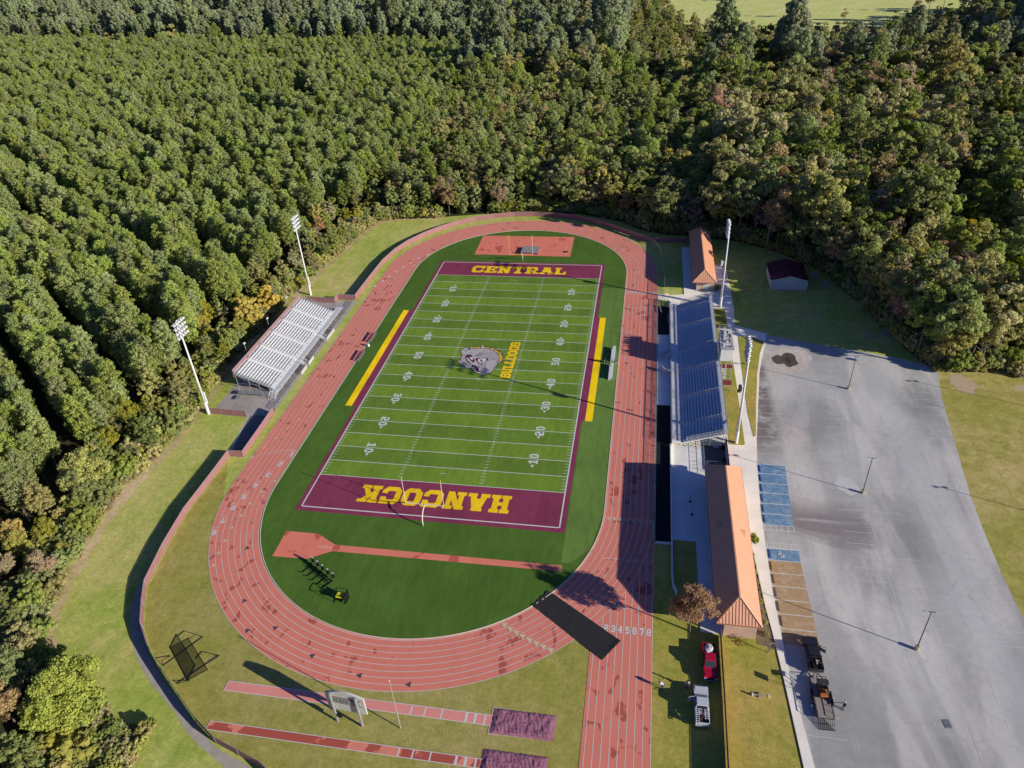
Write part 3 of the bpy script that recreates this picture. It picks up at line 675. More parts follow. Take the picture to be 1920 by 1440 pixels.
b = MB(); b.strip([(p[0] - .28, p[1]) for p in CL], [(p[0] - .12, p[1]) for p in CL], .020); b.strip([(p[0] + .05, p[1]) for p in CL], [(p[0] + .12, p[1]) for p in CL], .020)
upfix(b.build('lane_divider', M_FADE))['kind'] = 'structure'
# wheelchair symbol on the single blue bay
b = MB(); cx, cy = 61.6, -56.7
b.tube([(cx + .42 * math.cos(t), cy + .42 * math.sin(t) - .1, .026) for t in [math.radians(a) for a in range(100, 400, 20)]], .05, 4)
b.box(cx - .05, cx + .08, cy - .05, cy + .6, .02, .03); b.box(cx - .05, cx + .45, cy - .02, cy + .1, .031, .036); b.box(cx - .14, cx + .1, cy + .62, cy + .85, .02, .03); b.box(cx + .4, cx + .5, cy - .45, cy - .04, .02, .03)
b.build('access_symbol', M_WLINE)['kind'] = 'structure'
# puddles: damp mud stain in the corner of the lot
def blob(cx, cy, rx, ry, seed, n=40, rag=0):
    if rag: return [(cx + rx * (1 + 2.2 * rag * noise.noise(Vector((math.cos(t) * 1.3, math.sin(t) * 1.3, seed))) + rag * noise.noise(Vector((math.cos(t) * 5, math.sin(t) * 5, seed)))) * math.cos(t), cy + ry * (1 + 2.2 * rag * noise.noise(Vector((math.cos(t) * 1.3, math.sin(t) * 1.3, seed + 9))) + rag * noise.noise(Vector((math.cos(t) * 5, math.sin(t) * 5, seed)))) * math.sin(t)) for t in [2 * PI * k / n for k in range(n)]]
    r_ = random.Random(seed); ph = [r_.uniform(0, 6.3) for _ in range(5)]
    return [(cx + rx * (1 + .12 * math.sin(2 * t + ph[0]) + .08 * math.sin(3 * t + ph[1]) + .05 * math.sin(7 * t + ph[2])) * math.cos(t), cy + ry * (1 + .12 * math.sin(2 * t + ph[3]) + .07 * math.sin(5 * t + ph[4])) * math.sin(t)) for t in [2 * PI * k / n for k in range(n)]]
sheet('dried_mud_stain', blob(71.0, 5.2, 5.2, 6.0, 2), .013, mat_lawn("dried_mud", (.33, .29, .25), (.26, .22, .195), (.36, .34, .31), .6))
sheet('damp_mud_stain', blob(71.3, 5.6, 1.9, 3.0, 5), .017, simple("damp_mud", (.13, .10, .085), .6, var=.25, scale=1.2))
sheet('damp_mud_patch', blob(68.9, 5.4, 1.6, 1.9, 9), .0155, simple("damp_mud_b", (.15, .12, .10), .6, var=.2, scale=1))
sheet('dark_mud_core', blob(71.0, 5.4, .7, 1.3, 19), .0195, simple("damp_mud_c", (.085, .065, .055), .5, var=.2, scale=1))
sheet('washed_patch', blob(75.6, -37.8, 1.9, 2.6, 11), .0125, simple("pale_wash", (.74, .73, .70), .85, var=.15))
for i, (x, y, a, c_) in enumerate([(94.7, 30.2, 1.3, 3.0), (96.0, 20.5, 1.6, 2.4), (91.7, 18.6, 1.0, 1.2), (86.4, 47.1, 1, 2.4), (84.6, 52.3, 1, 2.4), (106.5, -1.0, 2.6, 3.2), (118, -2, 2.2, 1.0)]):
    sheet('bare_sand_patch', blob(x, y, a, c_, 30 + i, 72, .35), -.006, simple("bare_sand", (.64, .49, .33), .95, var=.25, scale=1.2) if i == 0 else bpy.data.materials["bare_sand"])
# ------------------------------------------------------------------ structures
M_ALU = simple("aluminium_plank", (.90, .91, .92), .5, .1, var=.06, scale=.8)
M_ALU2 = simple("aluminium_deck", (.88, .89, .90), .55, .1, var=.08)
M_STEEL = simple("galvanised_steel", (.42, .43, .45), .5, .3, var=.1)
M_WHITE = simple("white_painted_metal", (.80, .80, .79), .45, var=.05)
M_BLACK = simple("black_metal", (.015, .015, .016), .45, var=.1)
M_DGREY = simple("dark_grey_metal", (.06, .062, .066), .5, var=.1)
M_PVC = simple("maroon_windscreen", (.37, .175, .18), .85, var=.12, scale=.5)
M_PVC2 = simple("maroon_panel", (.24, .035, .055), .7, var=.1)
M_MESH = None
def mat_chain():
    n = NT("chain_link"); tr = n.n.new("ShaderNodeBsdfTransparent"); mx = n.n.new("ShaderNodeMixShader"); mx.inputs[0].default_value = .30
    n.out((.45, .46, .47), .5, .4); n.l(tr.outputs[0], mx.inputs[1]); n.l(n.b.outputs[0], mx.inputs[2])
    n.l(mx.outputs[0], n.n["Material Output"].inputs[0]); return n.m
M_CHAIN = mat_chain()
def mat_roof(name, base):
    n = NT(name); c = n.bright(n.col(base), n.noise(.4, 5, .6), .12); c = n.bright(c, n.noise(6, 2), .05)
    return n.out(c, .50, .0)
M_ROOF = mat_roof("terracotta_metal_roof", (.88, .47, .29)); M_ROOF.node_tree.nodes["Principled BSDF"].inputs["Specular IOR Level"].default_value = .5
M_RIB = mat_roof("terracotta_roof_rib", (.72, .36, .23))
def mat_brick(name, a, b_, mort):
    n = NT(name); t = n.n.new("ShaderNodeTexBrick"); t.inputs["Scale"].default_value = 2.2
    t.inputs["Color1"].default_value = (*a, 1); t.inputs["Color2"].default_value = (*b_, 1); t.inputs["Mortar"].default_value = (*mort, 1); t.inputs["Mortar Size"].default_value = .02
    cmb = n.n.new("ShaderNodeCombineXYZ"); x, y, z = n.xyz(); n.l(n.math('ADD', x, y), cmb.inputs[0]); n.l(z, cmb.inputs[1]); n.l(cmb.outputs[0], t.inputs["Vector"])
    return n.out(n.bright(t.outputs[0], n.noise(.5, 4), .15), .85)
M_BRICK = mat_brick("tan_brick", (.62, .39, .29), (.68, .45, .34), (.62, .50, .42))
M_SIDING = simple("white_siding", (.62, .64, .66), .7, var=.06, scale=.6)
M_SHEDROOF = simple("maroon_shed_roof", (.10, .018, .035), .5, var=.1)
M_GLASS = simple("dark_window_glass", (.03, .035, .04), .12, var=.05); M_GLASS.node_tree.nodes["Principled BSDF"].inputs["Specular IOR Level"].default_value = .6
M_DOOR = simple("pale_door", (.62, .62, .60), .6, var=.05)

def bleacher(name, loc, flip, y0, y1, rows, run, rise, z0, aisles, label, cat, low_gap=None, dm=None, pm=None):
    """front edge at x=0 climbing towards +x (mirrored by flip), y along the stand"""
    rt = empty(name, loc, 0, label, cat); s = flip
    X = lambda a, b_: (min(s * a, s * b_), max(s * a, s * b_))
    deck = MB()
    for k in range(rows):
        x0 = k * run; z = z0 + k * rise
        a, c = X(x0, x0 + run - .02); deck.box(a, c, y0, y1, z - .04, z)
        a, c = X(x0 - .01, x0 + .02); deck.box(a, c, y0 + .01, y1 - .01, z - rise + .002, z - .042)
    deck.build('deck', dm or M_ALU2, rt)
    segs = []; ys = [y0] + aisles + [y1]
    for i in range(len(ys) - 1):
        segs.append((ys[i] + (.65 if i else .05), ys[i + 1] - (.65 if i < len(ys) - 2 else .05)))
    for k in range(rows):
        x0 = k * run + run * .52; z = z0 + k * rise
        for j, (a0, a1) in enumerate(segs):
            parts = [(a0, a1)]
            if low_gap and k == 0:
                parts = []; t = a0
                while t < a1 - 1: parts.append((t, min(t + 2.3, a1))); t += 3.9
            for p0, p1 in parts:
                b = MB(); a, c = X(x0, x0 + .27); b.box(a, c, p0, p1, z + .40, z + .44)
                q = p0 + .4
                while q < p1:
                    a, c = X(x0 + .09, x0 + .14); b.box(a, c, q - .03, q + .03, z + .001, z + .399); q += 1.83
                b.build('seat_row', pm or M_ALU, rt)
    # aisle steps and rails
    for ay in aisles:
        b = MB()
        for k in range(rows - 1):
            a, c = X(k * run + run * .55, (k + 1) * run - .03); b.box(a, c, ay - .5, ay + .5, z0 + k * rise + .002, z0 + k * rise + rise * .5)
        b.build('aisle_step', dm or M_ALU, rt)
        b = MB()
        for k in range(0, rows - 1, 3):
            x1, x2 = s * (k * run + .1), s * ((k + 2) * run + .1); za, zb = z0 + k * rise, z0 + (k + 2) * rise
            b.beam((x1, ay, za), (x1, ay, za + .9), .05); b.beam((x2, ay, zb), (x2, ay, zb + .9), .05); b.beam((x1, ay, za + .9), (x2, ay, zb + .9), .05); b.beam((x1, ay, za + .45), (x2, ay, zb + .45), .04)
        b.build('handrail', M_STEEL, rt)
    # understructure
    b = MB(); xe = rows * run; ze = z0 + (rows - 1) * rise
    n = max(2, int((y1 - y0) / 2.4))
    for i in range(n + 1):
        y = y0 + .08 + (y1 - y0 - .16) * i / n
        for f in (.12, .38, .64, .97):
            zt = z0 + (int(f * (rows - 1))) * rise - .1; b.beam((s * xe * f, y, 0), (s * xe * f, y, zt), .10)
        b.beam((s * .05, y, z0 - .14), (s * xe, y, ze - .12), .10)
        if i in (0, n) or i % 2 == 0: b.beam((s * xe * .12, y, .15), (s * xe * .97, y, ze - .3), .06); b.beam((s * xe * .12, y, .1), (s * xe * .97, y, .1), .06); b.beam((s * xe * .38, y, ze * .45), (s * xe * .97, y, ze * .45), .05)
    b.build('understructure', M_STEEL, rt)
    return rt, xe, ze, X
def rail(mb, pts, h=1.07, step=2.0, th=.05, mids=(.5,)):
    for p, q in zip(pts[:-1], pts[1:]):
        p = Vector(p); q = Vector(q); L = (q - p).length; n = max(1, round(L / step))
        for i in range(n + 1):
            r = p.lerp(q, i / n); mb.beam(r, r + Vector((0, 0, h)), th)
        for mm in (1.0,) + tuple(mids): mb.beam(p + Vector((0, 0, h * mm)), q + Vector((0, 0, h * mm)), th * .8)
def screen(mb, p, q, z0, z1):
    mb.quad((p[0], p[1], z0(p) if callable(z0) else z0), (q[0], q[1], z0), (q[0], q[1], z1), (p[0], p[1], z1))
# --- home stand (east)
HS, xe, ze, X = bleacher('home_grandstand', (45.9, 0, 0), 1, -29.6, 29.0, 14, .61, .226, 1.15, [-24.2, -14.6, -4.0, 5.4, 16.2, 25.3], 'long aluminium grandstand in its own blue shade on the east side of the red track', 'grandstand', True, simple('blue_shaded_deck', (.78, .84, .90), .6, .1, var=.08), simple('blue_shaded_plank', (.90, .94, .97), .5, .05, var=.05))  # blue sky shade tinted into the deck and plank colours
b = MB(); b.box(-1.85, -.02, -29.6, 29.6, .95, 1.12); b.build('front_walkway', M_PATIO, HS)
b = MB(); rail(b, [(-1.8, -29.4, 1.12), (-1.8, 29.4, 1.12)], 1.0, 2.4, .045); b.build('front_railing', M_STEEL, HS)
b = MB(); b.box(-1.86, -1.74, -29.6, 29.6, 0, .95); b.build('front_wall', M_PATIO, HS)
b = MB(); rail(b, [(xe + .05, -29.5, ze), (xe + .05, -3.6, ze)], 1.25, 2.4, .05, (.33, .66)); b.build('back_railing', M_STEEL, HS); b = MB(); rail(b, [(xe + .05, 4.4, ze), (xe + .05, 29, ze)], 1.25, 2.4, .05, (.33, .66)); b.build('back_railing', M_STEEL, HS)
b = MB(); b.quad((xe + .02, -29.5, ze + .05), (xe + .02, -3.6, ze + .05), (xe + .02, -3.6, ze + 1.2), (xe + .02, -29.5, ze + 1.2)); b.quad((xe + .02, 4.4, ze + .05), (xe + .02, 29, ze + .05), (xe + .02, 29, ze + 1.2), (xe + .02, 4.4, ze + 1.2)); pieces(b, 'back_mesh', M_CHAIN, HS)
for y in (-29.65, 29.05):
    b = MB(); rail(b, [(.9, y, 1.5), (xe, y, ze)], 1.15, 1.2, .045, (.5,))
    b.beam((-.05, y, .98), (xe, y, ze - .2), .10, .22); b.build('end_railing', M_ALU, HS)
b = MB()
for y in (-29.72, 29.12): b.quad((.9, y, 1.5), (xe, y, ze), (xe, y, ze + 1.15), (.9, y, 2.65))
pieces(b, 'end_mesh', M_CHAIN, HS)
for (cy, sg) in ((5.6, 1), (-3.2, -1)):      # curved stair flights down to the landing
    b = MB()
    for k in range(7):
        a0 = PI / 2 + k * PI / 14; a1 = a0 + PI / 14; z = 1.0 - k * .14
        c = (-1.9, cy - sg * 1.8)
        P = [(c[0] + r * math.cos(a) * 1.0, c[1] + sg * r * math.sin(a)) for r, a in ((.25, a0), (1.75, a0), (1.75, a1), (.25, a1))]
        b.prism(P, .0, z)
    b.build('stair', M_PATIO, HS)
b = MB()
for (cy, sg) in ((5.6, 1), (-3.2, -1)):
    c = (-1.9, cy - sg * 1.8); A = []; B = []
    for k in range(15):
        a = PI / 2 + k * PI / 28; A.append((c[0] + 1.78 * math.cos(a), c[1] + sg * 1.78 * math.sin(a))); B.append((c[0] + 1.95 * math.cos(a), c[1] + sg * 1.95 * math.sin(a)))
    b.prism(A + B[::-1], 0, 1.3)
pieces(b, 'stair_wall', simple("pale_stucco", (.62, .60, .57), .8, var=.08), HS)
# press box on top of the stand
PB = empty('press_box', (54.6, 0, 0), 0, 'raised white press box with roof deck and maroon stair panels behind the home grandstand', 'press box')
b = MB(); b.box(0, 2.65, -3.3, 4.2, 4.35, 7.30); b.build('cabin', simple("white_cabin_panel", (.78, .78, .77), .6, var=.04), PB)
b = MB(); b.box(-.12, 2.78, -3.4, 4.3, 7.30, 7.44); b.build('roof_deck', simple("pale_grey_deck", (.50, .51, .53), .6, var=.15, scale=1.5), PB)
b = MB()
for i in range(5): b.box(-.012, -.002, -2.9 + i * 1.42, -1.75 + i * 1.42, 5.4, 6.7)
pieces(b, 'window', M_GLASS, PB)
b = MB(); rail(b, [(-.05, -3.3, 7.44), (2.7, -3.3, 7.44), (2.7, 5.9, 7.44), (-.05, 5.9, 7.44), (-.05, -3.3, 7.44)], 1.05, 1.3, .045); b.box(-.05, 2.7, 4.31, 5.95, 7.33, 7.42); b.build('roof_railing', M_WHITE, PB)
b = MB(); rr2 = random.Random(4)
for i in range(15):
    b = MB(); x = rr2.uniform(.3, 2.1); y = rr2.uniform(-2.6, 5.0); b.box(x, x + rr2.uniform(.3, .7), y, y + rr2.uniform(.2, .6), 7.45, 7.45 + rr2.uniform(.35, .95)); 
    b.beam((x, y, 7.45), (x + .4, y + .5, 8.4), .05); b.beam((x + .5, y, 7.45), (x + .5, y, 8.5), .05); b.build('roof_chair', M_WHITE, PB)
b = MB()
for i in range(7): x = rr2.uniform(.3, 2.1); y = rr2.uniform(-2.6, 4.6); b.box(x, x + .35, y, y + .35, 7.45, 7.9)
pieces(b, 'roof_speaker', M_DGREY, PB)
b = MB(); b.box(.1, 2.6, -5.1, -3.42, 3.5, 3.6); b.box(.5, 2.3, -8.9, -7.6, 1.55, 1.65)
for k in range(9): b.box(.3, 1.2, -5.15 - k * .28, -4.9 - k * .28, 3.4 - k * .21, 3.44 - k * .21)
for k in range(8): b.box(1.3, 2.2, -7.6 + k * .28, -7.35 + k * .28, 1.5 - k * .19, 1.54 - k * .19)
b.build('stair', M_ALU, PB)
b = MB(); b.box(.1, 1.05, -5.16, -5.12, 3.6, 4.65); b.box(1.25, 2.6, -5.16, -5.12, 3.6, 4.65); b.box(.5, 2.3, -8.96, -8.92, 1.65, 2.95); pieces(b, 'privacy_panel', M_PVC2, PB)
b = MB(); rail(b, [(.1, -3.42, 3.6), (.1, -5.1, 3.6)], 1.05); rail(b, [(2.6, -3.42, 3.6), (2.6, -5.1, 3.6)], 1.05); rail(b, [(.3, -5.1, 3.6), (.3, -7.6, 1.65)], 1.0); rail(b, [(1.22, -5.1, 3.6), (1.22, -7.6, 1.65)], 1.0); rail(b, [(.5, -7.6, 1.65), (.5, -8.9, 1.65), (2.3, -8.9, 1.65), (2.3, -7.6, 1.65), (2.3, -5.2, 0)], 1.0); b.build('stair_railing', M_WHITE, PB)
b = MB()
for x, y, zt in [(.15, -3.1, 4.35), (2.5, -3.1, 4.35), (.15, .5, 4.35), (2.5, .5, 4.35), (.15, 4, 4.35), (2.5, 4, 4.35), (.2, -5, 3.5), (2.5, -5, 3.5), (.6, -8.8, 1.55), (2.2, -8.8, 1.55)]: b.beam((x, y, 0), (x, y, zt), .16)
pieces(b, 'post', M_STEEL, PB)
# --- visitor stand (west)
VS, xe, ze, X = bleacher('visitor_bleacher', (-46.5, 0, 0), -1, -19.4, 18.6, 14, .64, .262, 1.35, [-12.5, -6.2, .4, 6.8, 12.9], 'sunlit silver aluminium bleacher on the west side in front of the woods', 'bleacher')
b = MB(); b.box(.02, 1.75, -20.6, 21.2, 1.12, 1.2); b.build('front_walkway', M_ALU, VS)
b = MB(); rail(b, [(1.72, -20.6, 1.2), (1.72, -8.0, 1.2)], 1.07, 1.8, .045, (.33, .66)); rail(b, [(1.72, -6.4, 1.2), (1.72, 4.4, 1.2)], 1.07, 1.8, .045, (.33, .66)); rail(b, [(1.72, 6.0, 1.2), (1.72, 21, 1.2)], 1.07, 1.8, .045, (.33, .66)); rail(b, [(1.72, 21.2, 1.2), (.1, 21.2, 1.2)], 1.07); b.build('front_railing', M_STEEL, VS)
b = MB()
for y in np.arange(-20.4, 21, 2.2): b.beam((1.65, y, 0), (1.65, y, 1.12), .08); b.beam((.1, y, 0), (1.65, y, 1.05), .05)
b.build('walkway_frame', M_STEEL, VS)
b = MB()
for yc in (-7.2, 5.2):
    for k in range(6): b.box(1.78 + k * .28, 2.04 + k * .28, yc - .75, yc + .75, 1.0 - k * .19, 1.04 - k * .19)
    rail(b, [(1.78, yc - .78, 1.15), (3.4, yc - .78, .05)], .95, 1.0, .04); rail(b, [(1.78, yc + .78, 1.15), (3.4, yc + .78, .05)], .95, 1.0, .04); b.build('stair', M_ALU, VS); b = MB()
for k in range(6): b.box(.2, 1.7, -20.9 - k * .28, -20.64 - k * .28, 1.0 - k * .19, 1.04 - k * .19)
rail(b, [(.1, -20.62, 1.15), (.1, -22.3, .05)], .95, 1.0, .04); rail(b, [(1.7, -20.62, 1.15), (1.7, -22.3, .05)], .95, 1.0, .04)
b.build('stair', M_ALU, VS)
b = MB(); b.box(-7.9, .0, -21.6, -20.2, .95, 1.02); b.box(-7.9, -6.6, -23.2, -21.65, .5, .56)
rail(b, [(0, -21.6, 1.02), (-7.9, -21.6, 1.02), (-7.9, -20.2, 1.02)], 1.0, 1.5, .045); b.build('access_ramp', M_STEEL, VS)
b = MB(); rail(b, [(-xe - .05, -19.4, ze), (-xe - .05, 18.6, ze)], 1.15, 2.4, .05)
for y in (-19.45, 18.65): rail(b, [(-.3, y, 1.5), (-xe, y, ze)], 1.1, 1.2, .045)
b.build('back_railing', M_STEEL, VS)
b = MB(); b.quad((-xe - .1, -19.4, ze - 1.0), (-xe - .1, 18.6, ze - 1.0), (-xe - .1, 18.6, ze + 1.15), (-xe - .1, -19.4, ze + 1.15)); b.build('back_windscreen', M_PVC, VS)
b = MB()
for y in (-19.5, 18.7): b.quad((-.3, y, 1.5), (-xe, y, ze), (-xe, y, ze + 1.1), (-.3, y, 2.6))
pieces(b, 'end_mesh', M_CHAIN, VS)
# small floodlights on thin masts behind the visitor stand
b0 = None
for i, y in enumerate((-9.5, 3.0, 14.6)):
    t = empty('security_light', (-57.2, y, 0), 0, ['nearest', 'middle', 'farthest'][i] + ' of three thin security lights on masts behind the visitor bleacher', 'floodlight', 'security lights behind the visitor bleacher')
    if b0 is None:
        b = MB(); b.tube([(0, 0, 0), (0, 0, 7.2)], .06, 6); m1 = b.build('mast', M_STEEL, t)
        b = MB(); b.box(-.1, .25, -.28, .28, 7.0, 7.3); m2 = b.build('lamp_head', M_WHITE, t); b0 = (m1, m2)
    else:
        for q in b0: c = q.copy(); COL.objects.link(c); c.parent = t
# --- brick-ended buildings with ribbed hip roofs
def hip_building(name, x0, x1, y0, y1, wh, ex0, ex1, ey0, ey1, ez, rz, ry0, ry1, label, doors, dormers):
    rt = empty(name, ((x0 + x1) / 2, y0, 0), 0, label, 'building'); ox, oy = (x0 + x1) / 2, y0
    Q = lambda x, y, z: (x - ox, y - oy, z)
    b = MB(); b.box(x0 - ox, x1 - ox, 0, y1 - oy, 0, wh); b.build('wall', M_BRICK, rt)
    rx = (ex0 + ex1) / 2; b = MB(); th = .16
    a, c, d, e = Q(ex0, ey0, ez), Q(ex1, ey0, ez), Q(ex1, ey1, ez), Q(ex0, ey1, ez); r0, r1 = Q(rx, ry0, rz), Q(rx, ry1, rz)
    b.add([a, c, d, e, r0, r1] + [(p[0], p[1], ez - th) for p in (a, c, d, e)], [(0, 1, 4), (1, 2, 5, 4), (2, 3, 5), (3, 0, 4, 5), (6, 7, 1, 0), (7, 8, 2, 1), (8, 9, 3, 2), (9, 6, 0, 3), (9, 8, 7, 6)])
    rf = b.build('roof', M_ROOF, rt)
    b = MB(); up = .035
    def rib(p, q, wdt=.055): b.beam(Vector(p) + Vector((0, 0, up)), Vector(q) + Vector((0, 0, up)), wdt, .07)
    n = int((ey1 - ey0) / .46)
    for i in range(1, n):
        y = ey0 + (ey1 - ey0) * i / n
        f = 1.0
        if y < ry0: f = (y - ey0) / (ry0 - ey0)
        if y > ry1: f = (ey1 - y) / (ey1 - ry1)
        z = ez + (rz - ez) * f
        rib(Q(ex0, y, ez), Q(ex0 + (rx - ex0) * f, y, z)); rib(Q(ex1, y, ez), Q(ex1 + (rx - ex1) * f, y, z))
    n = int((ex1 - ex0) / .46)
    for i in range(1, n):
        x = ex0 + (ex1 - ex0) * i / n; f = 1 - abs(x - rx) / (rx - ex0); z = ez + (rz - ez) * f
        rib(Q(x, ey0, ez), Q(x, ey0 + (ry0 - ey0) * f, z)); rib(Q(x, ey1, ez), Q(x, ey1 - (ey1 - ry1) * f, z))
    b.build('roof_rib', M_RIB, rf)
    b = MB()
    for p, q in ((a, r0), (c, r0), (d, r1), (e, r1), (r0, r1)): b.beam(Vector(p) + Vector((0, 0, .07)), Vector(q) + Vector((0, 0, .07)), .22, .08)
    b.build('ridge_cap', M_ROOF, rf)
    b = MB()
    for p, q in ((a, c), (c, d), (d, e), (e, a)): b.beam(Vector(p) + Vector((0, 0, -.1)), Vector(q) + Vector((0, 0, -.1)), .12, .18)
    b.build('gutter', simple("fascia_" + name, (.42, .16, .10), .6), rf)
    sl = (rz - ez) / (rx - ex0)
    for dy, side in dormers:
        b = MB(); xo = (ex0 + 1.0) if side < 0 else (ex1 - 1.0); zb = ez + sl * 1.0; w2 = .95; xi = xo - side * 1.15
        A, Bq, Cq, D = Q(xo, dy - w2, zb), Q(xo, dy + w2, zb), Q(xo, dy, zb + .85), Q(xi + (-side) * .0, dy, zb + .85)
        b.add([A, Bq, Cq, D], [(0, 1, 2), (0, 2, 3), (1, 3, 2)]); b.build('dormer', M_ROOF, rf)
        b = MB(); xx = xo + side * .01; b.add([Q(xx, dy - w2 * .7, zb + .05), Q(xx, dy + w2 * .7, zb + .05), Q(xx, dy, zb + .65)], [(0, 1, 2)]); b.build('louvre', M_RIB, rf)
    for (dx0, dx1, face, h) in doors:
        b = MB()
        if face == 'S': b.box(dx0 - ox, dx1 - ox, -.04, .0 - .002, 0, h)
        elif face == 'W': b.box(x0 - ox - .04, x0 - ox - .002, dx0 - oy, dx1 - oy, 0 if h < 3 else 1.0, h if h < 3 else 2.2)
        dd = b.build('door' if h < 3 else 'serving_hatch', M_DOOR if h < 3 else M_GLASS, rt)
    return rt
CB = hip_building('concession_building', 51.1, 55.75, -74.2, -40.2, 3.62, 49.8, 56.25, -74.95, -39.3, 3.72, 6.5, -71.9, -42.5, 'long near brick building with an orange-red ribbed metal hip roof beside the blue parking bays', [(-72, -71, 'W', 2.1), (-60, -59, 'W', 2.1), (-56, -53, 'W', 3.3), (-50, -47, 'W', 3.3), (-46, -45, 'W', 2.1)], [(-55.6, -1), (-57.2, 1)])
b = MB()
for y in (-46, -50.5, -55, -59.5): b.box(49.95 - 53.425, 50.1 - 53.425, y + 74.2 - .1, y + 74.2 + .1, 0, 3.55)
pieces(b, 'porch_post', M_WHITE, CB)
FB = hip_building('fieldhouse_building', 51.3, 56.0, 40.1, 73.6, 3.1, 50.1, 56.5, 38.7, 74.6, 3.2, 5.75, 41.6, 71.7, 'far brick building with a rust-red ribbed metal roof north of the home grandstand', [(53.0, 54.6, 'S', 2.3), (60, 61, 'W', 2.1), (50, 51, 'W', 2.1)], [(55.5, -1)])
# white storage shed
SH = empty('storage_shed', (76.0, 42.2, 0), 0, 'white shed with a dark maroon gable roof standing alone on the shaded lawn', 'shed')
b = MB(); b.box(-4.7, 4.7, 0, 10.6, 0, 2.85); b.add([(-4.7, 0, 2.85), (4.7, 0, 2.85), (0, 0, 4.15)], [(0, 1, 2)]); b.add([(-4.7, 10.6, 2.85), (4.7, 10.6, 2.85), (0, 10.6, 4.15)], [(0, 2, 1)]); wl = b.build('wall', M_SIDING, SH)
b = MB()
for s_ in (-1, 1):
    b.add([(0, -.25, 4.2), (0, 10.85, 4.2), (s_ * 5.0, 10.85, 2.82), (s_ * 5.0, -.25, 2.82), (0, -.25, 4.32), (0, 10.85, 4.32), (s_ * 5.0, 10.85, 2.94), (s_ * 5.0, -.25, 2.94)], [(0, 1, 2, 3), (4, 7, 6, 5), (0, 3, 7, 4), (1, 5, 6, 2), (3, 2, 6, 7)])
b.build('roof', M_SHEDROOF, SH)
b = MB()
for k in range(3): b.box(-4.76, -4.702, 1.2 + k * 3.1, 3.5 + k * 3.1, .02, 2.4)
pieces(b, 'roller_door', M_WHITE, SH)

# ------------------------------------------------------------------ fences
def fence(name, pts, label, h=1.68, step=3.0, scr=M_PVC, toprail=M_STEEL, cat='fence', cls=False):
    pts = dens(pts, step); o = pts[0]
    rt = empty(name, (o[0], o[1], 0), 0, label, cat); P = [(p[0] - o[0], p[1] - o[1]) for p in pts]
    b = MB()
    for p, q in zip(P[:-1], P[1:]): b.quad((*p, .06), (*q, .06), (*q, h - .05), (*p, h - .05))
    b.build('windscreen' if scr is not M_CHAIN else 'mesh', scr, rt)
    b = MB()
    for p, q in zip(P[:-1], P[1:]): b.beam((*p, h), (*q, h), .055, mi=0); b.beam((*p, 0), (*p, h + .03), .07)
    b.beam((*P[-1], 0), (*P[-1], h + .03), .07)
    b.build('rail_and_posts', toprail, rt); return rt
FW = [(-43.6, 27.8), (-43.5, 40.7), (-43.3, 51.3), (-42.0, 60.2), (-39.6, 67.5), (-36, 74.2), (-31.8, 80), (-26.8, 85.2), (-21.5, 89), (-15.5, 91.8), (-8.8, 93.7), (-2, 94.2), (4.5, 93.8), (11.5, 92), (18, 89), (24, 85), (29.5, 80), (34.2, 76), (38.2, 73.3)]
fence('curved_fence', FW, 'long maroon windscreen fence curving around the north end of the track')
fence('side_fence', [(38.4, 73.3), (50.0, 73.4)], 'short straight maroon fence in deep shade west of the far brick building')
fence('chain_link_fence', [(38.3, 73.0), (40.4, 68.5), (41.7, 62.8), (42.4, 56.5), (42.5, 50.8), (42.7, 43), (42.6, 32.4), (43.4, 32.4)], 'grey chain link fence curving beside the northeast bend of the track', scr=M_CHAIN)
fence('visitor_fence', [(-43.6, 27.8), (-48.9, 27.8), (-48.9, 25.6), (-57.6, 25.9)], 'maroon fence panels closing the north end of the visitor bleacher pad')
fence('pad_fence', [(-57.6, -28.6), (-48.6, -29.0)], 'straight maroon fence panel along the south edge of the visitor bleacher pad')
fence('west_track_fence', [(-43.0, -27.0), (-42.7, -34), (-42.5, -42.4), (-45.7, -42.5)], 'maroon fence with a corner between the dark asphalt path and the track')
fence('outer_fence', [(-45.7, -42.6), (-45.6, -48.9), (-45.6, -59.6), (-44.5, -68.5), (-42.8, -76.7), (-40.9, -80.4), (-38.5, -84.5), (-35.0, -88.1), (-31.2, -91.1), (-26.1, -94.8), (-21.4, -98.1), (-17.0, -100.6), (-9.2, -102.9), (0, -108)], 'long curved maroon windscreen fence around the southwest end of the track', cls=True)
fence('low_front_fence', [(-43.1, 26.5), (-43.0, 2), (-43.05, -26)], 'low grey mesh fence between the visitor bleacher and the track', h=1.1, scr=M_CHAIN)
fence('lawn_fence', [(50.7, -74.4), (50.6, -85), (50.4, -95), (50.2, -115)], 'straight reddish fence beside the parked red and white pickup trucks', scr=simple("rust_slat", (.34, .13, .10), .8), toprail=simple("rust_rail", (.60, .27, .20), .7))
fence('track_rail_fence', [(40.98, -56.5), (40.98, -30), (40.98, 0), (40.98, 33)], 'thin low railing along the outer edge of the east straight', h=.9, scr=M_CHAIN)
b = MB(); b.box(41.0, 43.9, -56.62, -56.5, 0, .5); o = b.build('concrete_kerb', M_PATIO); tag(o, 'short pale concrete kerb closing the south end of the black gravel strip', 'kerb')
b = MB(); pts = [(43.82, -29.7), (43.82, -63.5), (43.95, -65.6), (44.5, -67.3)]
for p, q in zip(pts[:-1], pts[1:]): b.beam((*p, .35), (*q, .35), .22, .70)
o = b.build('retaining_wall', M_PATIO); tag(o, 'low concrete wall with a curved end along the shaded patio west of the near building', 'wall')
b = MB()
